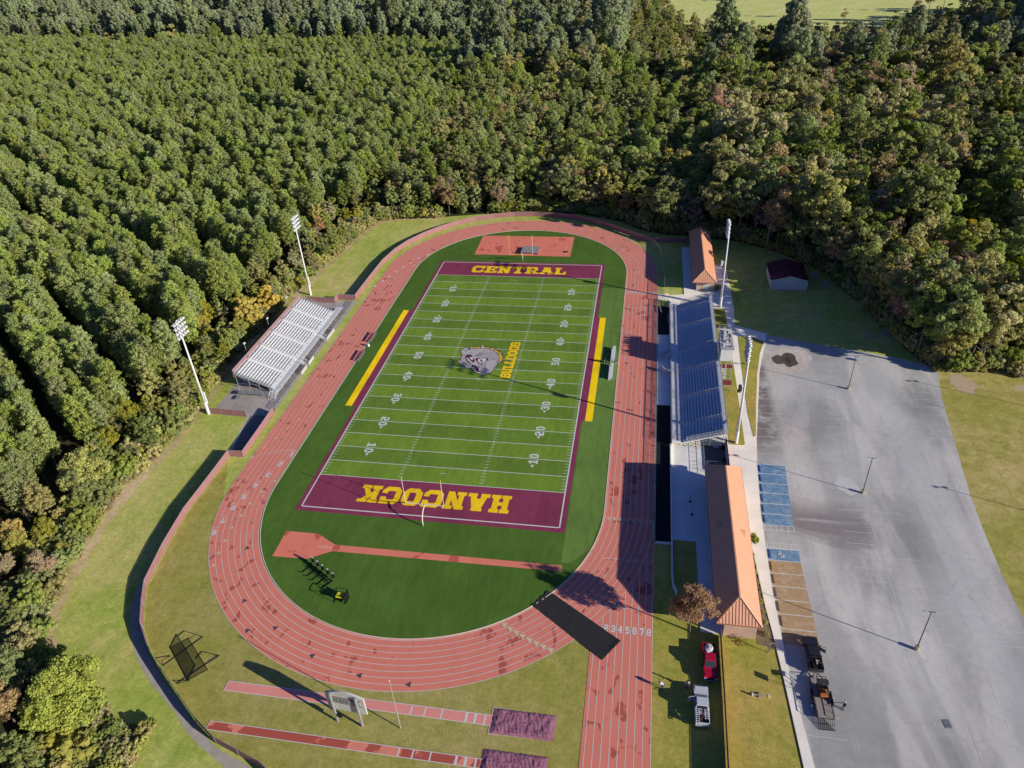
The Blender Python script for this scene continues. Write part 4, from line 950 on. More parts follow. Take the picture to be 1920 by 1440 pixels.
for k in range(10): y = -11.2 + k * 0.62; b.box(-43.0, -42.95, y + (1.4 if k > 4 else 0) - .2, y + (1.4 if k > 4 else 0) + .12, .15, 1.05)
for k in range(7): y = 5.2 + k * .75; b.box(-43.0, -42.95, y - .2, y + .14, .15, 1.05)
rt = empty('board_row', (0, 0, 0), 0, 'row of white boards tied to the low mesh fence before the visitor bleacher', 'banner'); pieces(b, 'board', M_WHITE, rt)
# ramp yard between patio and home stand
RY = empty('ramp_yard', (50.2, -38, 0), 0, 'dark railed ramp at the south end of the home grandstand', 'ramp')
b = MB(); b.box(.1, 4.2, .1, 9.2, .10, .16); b.build('ramp_floor', simple("dark_ramp_floor", (.14, .14, .155), .8, var=.3), RY)
b = MB(); rail(b, [(0, 0, .1), (0, 10.5, .1)], 1.05, 1.6, .05); rail(b, [(.4, .8, .1), (4.2, .8, .1)], 1.0, 1.6, .05); rail(b, [(.4, 2.0, .1), (4.2, 2.0, .1)], 1.0, 1.6, .05); rail(b, [(.4, 3.2, .1), (4.2, 3.2, .1)], 1.0, 1.6, .05); b.build('railing', M_STEEL, RY)
b = MB(); b.quad((4.45, 0, .1), (4.45, 10.4, .1), (4.45, 10.4, 1.9), (4.45, 0, 1.9)); b.build('privacy_panel', M_PVC2, RY)
b = MB(); b.box(4.25, 4.42, 0, 10.4, .1, 1.2); b.build('low_wall', M_WHITE, RY)
for i, y in enumerate((-33.6, -29.6)):
    b = MB(); b.tube([(54.0, y, .1), (54.0, y, .95)], [.32, .35], 12); o = b.build('trash_can', M_BLACK); tag(o, 'black trash can by the ramp, the one ' + ('nearer the brick building' if i == 0 else 'nearer the grandstand'), 'trash can', 'trash cans by the ramp')
b = MB(); b.box(52.2, 53.3, -29.6, -29.1, .17, .8); o = b.build('utility_box', M_DOOR, bevel=.08); tag(o, 'pale rounded utility box on the dark ramp floor', 'box')

# ------------------------------------------------------------------ stadium floodlights
def flood_pole(name, x, y, dx, label, proto=None, H=24.0):
    rt = empty(name, (x, y, 0), 0, label, 'light pole', 'stadium floodlight poles')
    if proto:
        for ch in proto.children:
            c = ch.copy(); COL.objects.link(c); c.parent = rt
            for g in ch.children: d = g.copy(); COL.objects.link(d); d.parent = c
        rt.scale = (dx, 1, 1); return rt
    b = MB(); b.tube([(0, 0, 0), (0, 0, 3.2)], [.34, .33], 12); b.build('base_sleeve', M_WHITE, rt)
    b = MB(); b.tube([(0, 0, 3.2), (0, 0, 12), (0, 0, H)], [.27, .21, .14], 12); b.build('pole', M_WHITE, rt, True)
    b = MB(); b.box(-.28, .28, .3, .62, 2.6, 5.6); b.build('ballast_box', M_WHITE, rt)
    b = MB()
    for k in range(4):
        z = H - .3 - k * 1.05; wv = 2.0 - .1 * k; b.beam((0, -wv, z), (0, wv, z), .12)
    arm = b.build('crossarm', M_WHITE, rt)
    hm = simple("floodlight_housing", (.80, .80, .80), .35, .2, var=.03); gm = simple("lamp_glass", (.35, .38, .42), .15)
    for k in range(4):
        z = H - .3 - k * 1.05; nf = 5
        for j in range(nf):
            yy = (j - (nf - 1) / 2) * .86
            b = MB(); b.tube([(-.05, yy, z + .10), (-.28, yy, z - .02), (-.62, yy, z - .26)], [.12, .21, .35], 10)
            fl = b.build('floodlight', hm, rt, True); b = MB()
            c = Vector((-.63, yy, z - .265)); d = Vector((-.8, 0, -.6)).normalized(); a = d.cross(Vector((0, 1, 0))).normalized()
            b.add([tuple(c + (a * math.cos(t) + Vector((0, 1, 0)) * math.sin(t)) * .30) for t in [2 * PI * q / 10 for q in range(10)]], [tuple(range(10))])
            b.build('lamp_glass', gm, fl)
    return rt
fp = flood_pole('stadium_light_pole', 56.7, -27.4, 1, 'white stadium floodlight pole by the near end of the home grandstand')
flood_pole('stadium_light_pole', 57.2, 30.5, 1, 'white stadium floodlight pole between the home grandstand and the far brick building', fp)
flood_pole('stadium_light_pole', -58.1, 30.0, -1, 'white stadium floodlight pole at the north end of the visitor bleacher', fp)
flood_pole('stadium_light_pole', -58.0, -28.7, -1, 'white stadium floodlight pole at the south end of the visitor bleacher', fp)
for i, (x, y, z) in enumerate([(56.4, -27.6, 13.5), (56.8, 30.4, 13.0)]):
    rt = empty('loudspeaker', (x, y, z), 0, 'cluster of loudspeakers bracketed halfway up the ' + ('near' if i == 0 else 'far') + ' east floodlight pole', 'loudspeaker', 'loudspeaker clusters')
    b = MB(); b.box(-.75, -.2, -.6, -.05, -.4, .4); b.box(-.75, -.2, .1, .65, -.4, .4); b.box(-.9, -.3, -.3, .35, -.9, -.45); b.build('cabinet', M_DGREY if i == 0 else M_WHITE, rt, bevel=.04)
    b = MB(); b.beam((-.3, 0, 0), (.3, 0, 0), .1); b.build('bracket', M_STEEL, rt)
# parking lot lamps
def lot_lamp(x, y, label, proto=None, H=8.3):
    rt = empty('parking_lot_lamp', (x, y, 0), 0, label, 'street lamp', 'parking lot lamps')
    if proto:
        for ch in proto.children: c = ch.copy(); COL.objects.link(c); c.parent = rt
        return rt
    b = MB(); b.tube([(0, 0, 0), (0, 0, .75)], [.30, .30], 12); b.build('concrete_base', simple("lamp_base", (.42, .37, .25), .9, var=.3), rt)
    b = MB(); b.tube([(0, 0, .75), (0, 0, H)], [.085, .06], 8); b.build('pole', M_DGREY, rt)
    b = MB(); b.beam((-.55, 0, H - .05), (.55, 0, H - .05), .07); b.build('bracket', M_DGREY, rt)
    for s_ in (-1, 1):
        b = MB(); b.box(min(s_ * .5, s_ * 1.05), max(s_ * .5, s_ * 1.05), -.2, .2, H - .12, H + .05); b.build('lamp_head', simple("lamp_head_grey", (.60, .61, .62), .4), rt)
    return rt
lp = lot_lamp(78.25, -73.0, 'double headed lot lamp nearest the trailer, on a yellowed round base')
lot_lamp(77.9, -39.7, 'double headed lot lamp midway down the parking lot divider', lp)
lot_lamp(82.1, -5.6, 'double headed lot lamp at the far end of the divider near the dried mud stain', lp)
for i, (x, y) in enumerate([(118.8, -9.6), (114.4, -45.0)]): lot_lamp(x, y, 'lot lamp on the grass east of the parking lot, its shadow crossing the lot edge', lp)
rt = empty('sign_post', (99.9, -10.9, 0), 0, 'small thin post at the east edge of the asphalt', 'post'); b = MB(); b.tube([(0, 0, 0), (0, 0, 1.2)], .05, 6); b.build('pole', M_STEEL, rt)

# ------------------------------------------------------------------ goal posts
def goal(y, dirn, label):
    rt = empty('goal_post', (0, y, 0), 0, label, 'goal post', 'yellow goal posts')
    mp = simple("goal_white", (.82, .80, .70), .5); my = simple("goal_yellow", (.85, .62, .06), .5)
    if dirn < 0: dd = 1
    D = -dirn * 2.35
    b = MB(); b.tube([(0, 0, 0), (0, 0, 1.3), (0, D * .12, 2.1), (0, D * .42, 2.75), (0, D * .8, 3.0), (0, D, 3.05)], [.11] * 6, 10); b.build('gooseneck', mp if dirn < 0 else mp, rt, True)
    b = MB(); b.tube([(-3.58, D, 3.05), (3.58, D, 3.05)], .075, 8); b.build('crossbar', mp if dirn < 0 else my, rt)
    for s_ in (-1, 1):
        b = MB(); b.tube([(s_ * 3.55, D, 3.05), (s_ * 3.55, D, 8.4)], .055, 8); u_ = b.build('upright', mp if dirn < 0 or s_ > 0 else my, rt)
        b = MB(); b.tube([(s_ * 3.55, D, 8.41), (s_ * 3.55, D, 9.25)], .065, 8); b.build('tip', my, u_)
    return rt
goal(-57.25, -1, 'near goal post standing over the upside-down HANCOCK end zone')
goal(57.3, 1, 'far goal post standing before the red high jump apron')

# ------------------------------------------------------------------ team benches
def bench(x, y, L, face, label, group, aw=False):
    rt = empty('team_bench', (x, y, 0), 0, label, 'bench', group)
    s_ = face
    b = MB(); b.box(-.16, .16, -L / 2, L / 2, .43, .48); b.build('seat', M_ALU if aw else M_STEEL, rt)
    b = MB(); b.add([(-s_ * .24, -L / 2, .62), (-s_ * .30, -L / 2, .92), (-s_ * .30, L / 2, .92), (-s_ * .24, L / 2, .62)], [(0, 1, 2, 3)]); b.build('backrest', M_ALU if aw else M_PVC2, rt)
    for k in range(4): b = MB(); yy = -L / 2 + .3 + k * (L - .6) / 3; b.beam((0, yy, 0), (0, yy, .43), .06); b.beam((0, yy, .4), (-s_ * .3, yy, .9), .05); b.beam((-.25, yy, .03), (.3, yy, .03), .05); b.build('leg', M_STEEL, rt)
    if aw: b = MB(); b.box(-.5 + s_ * .25, .1 + s_ * .25, -L / 2, L / 2, .10, .13); b.build('footboard', M_ALU, rt)
    if aw:
        b = MB(); b.box(-.34, .34, -L / 2, L / 2, .88, .92); b.build('top_shelf', M_ALU, rt)
    return rt
bench(30.75, 3.9, 6.2, -1, 'silver team bench on the east sideline, north half of the pair', 'east team benches', True)
bench(30.65, -3.9, 6.2, -1, 'silver team bench on the east sideline, south half of the pair', 'east team benches', True)
bench(-31.2, 7.1, 4.6, 1, 'team bench on the west edge of the turf, farther of the two', 'west team benches')
bench(-31.1, -2.1, 4.6, 1, 'team bench on the west edge of the turf, nearer of the two', 'west team benches')
rt = empty('drink_cooler', (-31.2, 3.2, 0), 0, 'small pale round drink cooler between the two west team benches', 'cooler')
b = MB(); b.tube([(0, 0, 0), (0, 0, .75)], [.3, .33], 12); b.build('body', M_WHITE, rt); b = MB(); b.tube([(0, 0, .75), (0, 0, .83)], .34, 12); b.build('lid', simple("cooler_lid", (.45, .42, .3), .6), rt)
for i, (x, y, lab) in enumerate(((28.9, .3, 'black sideline fan on a tripod at the edge of the yellow stripe'), (31.6, -.2, 'black sideline fan on a tripod by the track curb, east of the benches'), (30.4, .0, 'black sideline fan on a tripod in the gap between the two east benches'))):
    rt = empty('sideline_fan', (x, y, 0), 0, lab, 'fan', 'sideline fans')
    b = MB(); b.tube([(0, 0, 1.2), (.12, 0, 1.2)], .42, 12); b.build('fan_housing', M_DGREY, rt)
    b = MB()
    for a in (0, 2.1, 4.2): b.beam((0, 0, 1.2), (.5 * math.cos(a), .5 * math.sin(a), 0), .05)
    b.build('tripod', M_ALU, rt)

# ------------------------------------------------------------------ training gear on the near D
def sled(n, x0, y0, x1, y1, rt):
    d = Vector((x1 - x0, y1 - y0)).normalized(); nn = Vector((-d.y, d.x)); L = math.dist((x0, y0), (x1, y1))
SD = empty('blocking_sled', (-14.3, -70.3, 0), math.radians(-31), 'black five pad blocking sled with white pad fronts on the turf', 'blocking sled')
b = MB(); b.beam((-3.3, 0, .45), (3.3, 0, .45), .12); b.beam((-3.3, -.5, .3), (3.3, -.5, .3), .1)
for k in range(5):
    x = -2.8 + k * 1.4; b.beam((x, .35, .08), (x, -1.7, .08), .10); b.beam((x, -1.7, .08), (x, -1.95, .3), .1); b.beam((x, 0, .45), (x + .0, .55, .95), .1); b.beam((x, .35, .08), (x, 0, .45), .08)
b.build('frame', M_BLACK, SD)
for k in range(5):
    b = MB(); x = -2.8 + k * 1.4; b.box(x - .28, x + .28, .5, .78, .55, 1.55); p_ = b.build('pad', M_BLACK, SD, bevel=.07)
    b = MB(); b.box(x - .16, x + .16, .52, .76, 1.56, 1.66); b.box(x - .5, x - .3, .55, .68, .8, 1.3); b.build('pad_handle', simple("sled_white", (.6, .6, .58), .5), p_)
S2_ = empty('yellow_sled', (-8.7, -75.2, 0), math.radians(-4), 'black tackling cage with bright yellow pads south of the five pad sled', 'blocking sled')
b = MB()
for x in (-1.0, 1.0):
    for y in (-.6, .8): b.beam((x, y, 0), (x, y, 1.95), .07)
    b.beam((x, -.6, 1.95), (x, .8, 1.95), .07); b.beam((x, -.6, .1), (x, .8, .1), .07)
b.beam((-1, -.6, 1.95), (1, -.6, 1.95), .07); b.beam((-1, .8, 1.95), (1, .8, 1.95), .07); b.beam((-1, .8, 1.1), (1, .8, 1.1), .06)
b.build('frame', M_BLACK, S2_)
for k in range(3):
    b = MB(); b.box(-.72, .72, -.45 + k * .36, -.14 + k * .36, 1.05, 1.3); b.build('pad', simple("bright_yellow_vinyl", (.80, .74, .03), .5), S2_, bevel=.05)
b = MB(); b.box(.75, .98, -.5, .8, .3, 1.6); b.build('side_pad', M_BLACK, S2_)
# lying practice goal with net
GN_ = empty('practice_net', (-27.6, -89.0, 0), math.radians(56.5), 'tipped black frame practice net lying on the grass inside the southwest fence', 'practice net')
b = MB(); fr = [(-1.9, -2.9, .05), (-1.0, 4.6, .05), (1.5, 3.2, 1.1), (.8, -4.4, 1.1)]
for p, q in zip(fr, fr[1:] + fr[:1]): b.tube([p, q], .06, 6)
for y in (-3.2, 3.2):
    b.tube([(-1.7, y, .05), (-3.0, y * .9, .6), (-3.2, y * .7, .05)], .06, 6); b.tube([(1.3, y * .95, 1.0), (2.6, y * .9, 1.1), (3.4, y * .8, .05)], .06, 6); b.tube([(-3.2, y * .7, .05), (3.4, y * .8, .05)], .06, 6)
b.build('frame', M_BLACK, GN_)
nm = NT("black_netting"); tr_ = nm.n.new("ShaderNodeBsdfTransparent"); mx_ = nm.n.new("ShaderNodeMixShader"); mx_.inputs[0].default_value = .62; nm.out((.02, .03, .02), .8)
nm.l(tr_.outputs[0], mx_.inputs[1]); nm.l(nm.b.outputs[0], mx_.inputs[2]); nm.l(mx_.outputs[0], nm.n["Material Output"].inputs[0])
b = MB(); b.quad(*[(p[0], p[1], p[2] + .01) for p in fr]); b.build('net', nm.m, GN_)
# landing mats, scoreboard, poles, covers
rt = empty('landing_mat', (1.6, 64.0, 0), math.radians(-2), 'low grey landing mat with a maroon side on the far red apron', 'mat')
b = MB(); b.box(-2.9, 2.6, -2.4, 2.4, 0, .75); b.build('cushion', simple("mat_maroon", (.30, .10, .13), .7), rt, bevel=.06)
b = MB(); b.box(-2.85, 2.55, -2.35, 2.35, .755, .79); b.build('top_cover', simple("mat_grey", (.36, .34, .36), .7, var=.12), rt)
rt = empty('high_jump_standard', (12.6, 64.3, 0), 0, 'small dark high jump standard base on the far apron', 'equipment')
b = MB(); b.box(-.5, .5, -.55, .55, .02, .2); b.build('base', M_BLACK, rt); b = MB(); b.tube([(0, -.4, .2), (0, -.4, 1.9)], .04, 6); b.tube([(-.3, -1.6, .1), (.3, -1.6, .1)], .05, 6); b.build('upright', M_WHITE, rt)
SB = empty('scoreboard', (.2, -95.1, 0), math.radians(-4), 'back of the arched white scoreboard standing on two posts between the jump runways', 'scoreboard')
b = MB(); pr = [(-2.7, 2.7)] + [(-2.7 + 5.6 * k / 12, 6.1 + .75 * math.sin(PI * k / 12)) for k in range(13)] + [(2.9, 2.7)]
n0 = len(pr); vs = [(x, .22, z) for x, z in pr] + [(x, -.02, z) for x, z in pr]
fs = [tuple(range(n0)), tuple(range(2 * n0 - 1, n0 - 1, -1))] + [(i, (i + 1) % n0, n0 + (i + 1) % n0, n0 + i) for i in range(n0)]
b.add(vs, fs); b.build('panel', simple("scoreboard_back", (.58, .59, .58), .6, var=.08), SB)
b = MB(); b.box(-2.3, 2.5, -.10, -.03, 5.5, 5.62); b.box(-2.3, 2.5, -.10, -.03, 4.3, 4.42); b.build('beam', simple("rust_beam", (.35, .16, .12), .7), SB)
b = MB()
for k in range(3): b.box(-2.1 + k * 1.5, -.75 + k * 1.5, -.14, -.03, 4.5, 5.4)
b.build('access_panel', simple("access_panel_grey", (.30, .32, .33), .6), SB)
b = MB()
for k in range(3):
    for j in range(6): b.box(-1.95 + k * 1.5 + (j % 3) * .38, -1.85 + k * 1.5 + (j % 3) * .38, -.16, -.145, 4.7 + (j // 3) * .35, 4.95 + (j // 3) * .3)
b.build('vent', M_BLACK, SB)
for s_ in (-1, 1):
    b = MB(); b.box(s_ * 1.85 - .12, s_ * 1.85 + .12, -.36, -.11, 0, 6.4); b.build('post', M_STEEL, SB)
b = MB(); b.box(-1.55, -.9, -.4, -.1, 1.3, 1.9); b.build('control_box', M_BLACK, SB)
rt = empty('flag_pole', (7.3, -95.0, 0), 0, 'bare thin pole with a tan tip right of the scoreboard', 'pole')
b = MB(); b.tube([(0, 0, 0), (0, 0, 10.6)], [.08, .05], 8); b.build('shaft', simple("pole_tan", (.42, .38, .33), .6), rt); b = MB(); b.tube([(0, 0, 10.6), (0, 0, 10.85)], .09, 8); b.build('finial', M_TRI, rt)
def tarp(name, x0, x1, y0, y1, seed, m_, label, hgt=.16):
    nx, ny = 84, 42; r_ = random.Random(seed); b = MB(); vs = []
    for j in range(ny + 1):
        for i in range(nx + 1):
            u, v = i / nx, j / ny; x = x0 + (x1 - x0) * u; y = y0 + (y1 - y0) * v
            p = Vector((x * .8 + y * .5, y * 1.1, seed)); e = min(u, 1 - u, v, 1 - v)
            w_ = noise.noise(p * .35); z = .10 + hgt * abs(noise.noise(p * .55 + Vector((w_, w_, 0)))) + .07 * (1 - abs(noise.noise(Vector((x * 1.9 + y * .6, y * .9, seed))))) ** 6 + .05 * (1 - abs(noise.noise(Vector((x * .7 - y * .5, y * 2.6 + x * .8, seed + 4))))) ** 5 + .025 * abs(noise.noise(p * 5))
            z *= min(1, e * 10 + .12)
            vs.append((x + (.12 * noise.noise(Vector((y * 2, seed, 0))) if u in (0, 1) else 0), y + (.12 * noise.noise(Vector((x * 2, seed, 5))) if v in (0, 1) else 0), z))
    fs = [(j * (nx + 1) + i, j * (nx + 1) + i + 1, (j + 1) * (nx + 1) + i + 1, (j + 1) * (nx + 1) + i) for j in range(ny) for i in range(nx)]
    b.add(vs, fs); o = b.build(name, m_, None, True); return tag(o, label, 'tarpaulin')
MT_ = simple("maroon_tarp_vinyl", (.40, .17, .235), .5, var=.2, scale=.8)
sheet('sand_pit_margin', [(19.2, -90.1), (24.5, -90.3), (24.0, -90.9), (28.1, -90.9), (28.1, -93.9), (19.2, -94.3)], .015, bpy.data.materials["bare_sand"])
tarp('pit_cover', 19.4, 28.1, -94.0, -90.3, 3, MT_, 'wrinkled maroon tarpaulin covering the upper long jump pit')
tarp('pit_cover', 19.1, 27.8, -100.2, -96.2, 8, MT_, 'wrinkled maroon tarpaulin covering the lower pit at the photo edge')
# black roll-out mat across the track
MC = [(24.2, -69.0), (36.2, -77.1), (33.6, -80.8), (22.0, -72.2)]
b = MB(); nx, ny = 60, 14; vs = []
for j in range(ny + 1):
    for i in range(nx + 1):
        u, v = i / nx, j / ny; p = [(MC[0][k] * (1 - u) + MC[1][k] * u) * (1 - v) + (MC[3][k] * (1 - u) + MC[2][k] * u) * v for k in (0, 1)]
        z = .055 + .05 * max(0, noise.noise(Vector((p[0] * .9, p[1] * .9, 3)))) + (.18 * abs(noise.noise(Vector((p[0] * 3, p[1] * 3, 7)))) if u < .04 or u > .965 else 0)
        vs.append((p[0] + .06 * noise.noise(Vector((p[1], 0, 1))), p[1] + .08 * noise.noise(Vector((p[0] * .8, 4, 1))), z))
b.add(vs, [(j * (nx + 1) + i, (j + 1) * (nx + 1) + i, (j + 1) * (nx + 1) + i + 1, j * (nx + 1) + i + 1) for j in range(ny) for i in range(nx)])
o = b.build('track_mat', simple("black_mat_fabric", (.035, .035, .038), .85, var=.12), None, True); upfix(o); tag(o, 'long black protective mat laid diagonally across the south bend of the track', 'mat')
# wheel stops
k_ = 0
for i, (ya, yb) in enumerate([(BY[j], BY[j + 1]) for j in range(6)] + [(-55.45, -58.05)] + [(-58.05, -60.85), (-60.85, -63.55), (-63.55, -66.3), (-66.3, -69.0), (-69.0, -71.75)]):
    y = (ya + yb) / 2; x = xw(y) + .55; mm = simple("stop_blue" if i < 7 else "stop_tan", (.10, .22, .48) if i < 7 else ((.62, .42, .06) if i == 7 else (.40, .27, .15)), .8)
    b = MB(); b.prism([(-.09, -.92), (.09, -.92), (.09, .92), (-.09, .92)], .0, .14); o = b.build('wheel_stop', mm, bevel=.02); o.location = (x, y, .015)
    ordn = ['first', 'second', 'third', 'fourth', 'fifth', 'sixth']
    lab = (f'blue wheel stop in the {ordn[i]} blue bay counted from the north' if i < 6 else 'blue wheel stop in the single blue bay with the wheelchair symbol' if i == 6 else f'{"yellow" if i == 7 else "tan"} wheel stop in the {ordn[i - 7]} tan bay counted from the north')
    tag(o, lab, 'wheel stop', 'wheel stops along the sidewalk')
# little things
b = MB(); b.box(61.3 - 4.0, 61.7 - 3.6, -52.9, -52.1, .12, .13); o = b.build('tactile_paving', simple("tactile_yellow", (.72, .66, .30), .8)); o['kind'] = 'structure'
rt = empty('drain_grate', (79.0, -84.4, .015), math.radians(8), 'dark square storm drain grate in the stained asphalt', 'drain')
b = MB(); b.box(-.45, .45, -.6, .6, 0, .02); b.build('pit', M_DGREY, rt); b = MB()
for k in range(7): b.box(-.42, .42, -.56 + k * .17, -.48 + k * .17, .021, .04)
b.build('grate', M_STEEL, rt)
rt = empty('hydrant_cluster', (55.6, -83.6, 0), 0, 'utility valves and a small bush of weeds on the lower lawn', 'valve')
b = MB(); b.box(-.35, .35, -.25, .25, 0, .35); b.tube([(-1.2, 0, .25), (1.0, 0, .25)], .1, 8); b.build('valve_box', simple("valve_tan", (.45, .38, .26), .8), rt)
b = MB(); b.tube([(-1.15, 0, .0), (-1.15, 0, .5)], .14, 8); b.tube([(1.0, 0, 0), (1.0, 0, .55)], .12, 8); b.build('riser', M_WHITE, rt)
rt = empty('sign_board', (59.9, -81.8, 0), 0, 'small sign board on the sidewalk edge beside the trailer', 'sign')
b = MB(); b.box(-.03, .03, -.45, .45, 1.1, 1.75); b.build('board', M_WHITE, rt); b = MB(); b.beam((0, 0, 0), (0, 0, 1.1), .06); b.build('post', M_STEEL, rt)
for i, (x, y, lab) in enumerate([(47.2, -45.6, 'farther'), (47.4, -49.0, 'nearer')]):
    rt = empty('patio_heater', (x, y, .115), 0, f'{lab} of two thin black stands on the shaded patio', 'stand', 'patio stands'); b = MB(); b.tube([(0, 0, 0), (0, 0, 1.9)], .04, 6); b.build('pole', M_BLACK, rt); b = MB(); b.tube([(0, 0, 0), (0, 0, .08)], .25, 10); b.build('base', M_BLACK, rt)
rt = empty('ticket_rail', (42.0, 26, 0), 0, 'white slanted rail in the black bed by the stand ramp', 'railing'); b = MB(); b.beam((-.6, 4.2, .5), (-.1, 0, .5), .1); b.beam((1.6, -1, .3), (1.6, -5.2, .3), .1); b.build('bar', M_WHITE, rt)
# ------------------------------------------------------------------ vehicles
M_TYRE = simple("tyre_rubber", (.018, .018, .018), .85)
M_RIM = simple("alloy_rim", (.35, .36, .37), .35, .5)
M_CHROME = simple("chrome_bumper", (.45, .46, .47), .25, .7)
M_HL = simple("headlight_lens", (.65, .67, .68), .15)
M_TL = simple("tail_light_red", (.35, .02, .02), .3)
M_GL2 = simple("windscreen_glass", (.05, .065, .07), .08); M_GL2.node_tree.nodes["Principled BSDF"].inputs["Specular IOR Level"].default_value = .9
def paint(name, c):
    m_ = simple(name, c, .28, 0, var=.03); m_.node_tree.nodes["Principled BSDF"].inputs["Coat Weight"].default_value = .6; return m_
def pickup(loc, rz, pm, label, bedmat, open_door=0, cabwhite=None):
    rt = empty('pickup_truck', loc, rz, label, 'pickup truck')
    W = .96
    def arch(cy): return [(cy + .50, .42), (cy + .46, .72), (cy + .24, .92), (cy - .24, .92), (cy - .46, .72), (cy - .50, .42)]
    pf = [(2.78, .42), (2.84, .62), (2.80, .95), (2.66, 1.05), (1.30, 1.16), (-.95, 1.16), (-.95, .42)]
    pf = [(2.78, .42), (2.84, .62), (2.80, .95), (2.66, 1.05), (1.30, 1.16), (-.95, 1.18), (-.95, .42)] + arch(1.85)[::-1]
    def side(mb, prof, x0, x1):
        V = [Vector((0, p[0], p[1])) for p in prof]; tr = tessellate_polygon([V]); n = len(prof)
        vs = [(x0, p[0], p[1]) for p in prof] + [(x1, p[0], p[1]) for p in prof]
        fs = [tuple(t) for t in tr] + [tuple(n + i for i in t[::-1]) for t in tr] + [(i, n + i, n + (i + 1) % n, (i + 1) % n) for i in range(n)]
        mb.add(vs, fs)
    b = MB(); side(b, pf, -W, W); o = b.build('body', pm, rt)
    bm = bmesh.new(); bm.from_mesh(o.data); bmesh.ops.recalc_face_normals(bm, faces=bm.faces); bm.to_mesh(o.data); bm.free()
    b = MB(); b.box(-.82, .82, 1.42, 2.6, 1.09, 1.13); b.build('bonnet', pm, rt, bevel=.03)
    # cab: tapered greenhouse
    b = MB(); c0 = [(-.90, -.93), (.90, -.93), (.90, 1.32), (-.90, 1.32)]; c1 = [(-.72, -.74), (.72, -.74), (.72, .52), (-.72, .52)]
    b.add([(x, y, 1.155) for x, y in c0] + [(x, y, 1.80) for x, y in c1], [(0, 1, 5, 4), (1, 2, 6, 5), (2, 3, 7, 6), (3, 0, 4, 7), (4, 5, 6, 7)])
    cb = b.build('cab', cabwhite or pm, rt)
    b = MB(); b.box(-.70, .70, -.72, .50, 1.805, 1.84); b.build('roof', cabwhite or pm, cb, bevel=.02)
    def pane(mb, f0, f1, u0, u1, v0, v1, out):
        P = []
        for u, v in ((u0, v0), (u1, v0), (u1, v1), (u0, v1)):
            p = Vector((*f0[0], 1.155)).lerp(Vector((*f0[1], 1.155)), u); q = Vector((*f1[0], 1.80)).lerp(Vector((*f1[1], 1.80)), u); P.append(tuple(p.lerp(q, v) + Vector(out)))
        mb.quad(*P)
    b = MB(); pane(b, (c0[2], c0[3]), (c1[2], c1[3]), .06, .94, .08, .92, (0, .015, .012)); b.build('windscreen', M_GL2, rt)
    b = MB(); pane(b, (c0[0], c0[1]), (c1[0], c1[1]), .08, .92, .15, .88, (0, -.015, .01)); b.build('rear_window', M_GLASS, rt)
    for a, c, s_ in ((1, 2, 1), (3, 0, -1)):
        b = MB()
        for u0, u1 in ((.08, .46), (.52, .90)):
            if s_ < 0: u0, u1 = 1 - u1, 1 - u0
            pane(b, (c0[a], c0[c]), (c1[a], c1[c]), u0, u1, .12, .88, (s_ * .015, 0, .008))
        b.build('side_window', M_GLASS, rt)
    # bed
    b = MB(); side(b, [(-.98, .55), (-.98, 1.20), (-2.80, 1.20), (-2.80, .45)] + arch(-1.75)[::-1][:0] + [(-2.30, .45), (-2.22, .74), (-2.0, .92), (-1.5, .92), (-1.28, .74), (-1.2, .45)], -W, -W + .10)
    side(b, [(-.98, .55), (-.98, 1.20), (-2.80, 1.20), (-2.80, .45), (-2.30, .45), (-2.22, .74), (-2.0, .92), (-1.5, .92), (-1.28, .74), (-1.2, .45)], W - .10, W)
    o = b.build('bed_side', pm if not cabwhite else cabwhite, rt)
    bm = bmesh.new(); bm.from_mesh(o.data); bmesh.ops.recalc_face_normals(bm, faces=bm.faces); bm.to_mesh(o.data); bm.free()
    b = MB(); b.box(-W + .11, W - .11, -2.74, -.99, .62, .68); b.box(-W + .11, W - .11, -1.02, -.98, .69, 1.19); b.build('bed_floor', bedmat, rt)
    b = MB(); b.box(-W + .02, W - .02, -2.86, -2.80, .58, 1.19); b.build('tailgate', pm, rt, bevel=.015)
    for y0, y1 in ((2.82, 2.98), (-3.0, -2.86)): b = MB(); b.box(-.94, .94, y0, y1, .42, .62); b.build('bumper', M_CHROME, rt, bevel=.03)
    b = MB(); b.box(-.5, .5, 2.80, 2.86, .66, .92); b.build('grille', M_BLACK, rt)
    for s_ in (-1, 1):
        b = MB(); b.box(min(s_ * .55, s_ * .9), max(s_ * .55, s_ * .9), 2.74, 2.85, .70, .92); b.build('headlight', M_HL, rt)
        b = MB(); b.box(min(s_ * .84, s_ * .955), max(s_ * .84, s_ * .955), -2.87, -2.80, .75, 1.12); b.build('tail_light', M_TL, rt)
        b = MB(); b.box(min(s_ * .97, s_ * 1.22), max(s_ * .97, s_ * 1.22), .95, 1.05, 1.15, 1.38); b.build('wing_mirror', cabwhite or M_BLACK, rt, bevel=.02)
        for cy in (1.85, -1.75):
            b = MB(); b.tube([(s_ * .74, cy, .39), (s_ * .97, cy, .39)], .39, 18); wh = b.build('wheel', M_TYRE, rt)
            b = MB(); b.tube([(s_ * .90, cy, .39), (s_ * .985, cy, .39)], .22, 12); b.build('rim', M_RIM, wh)
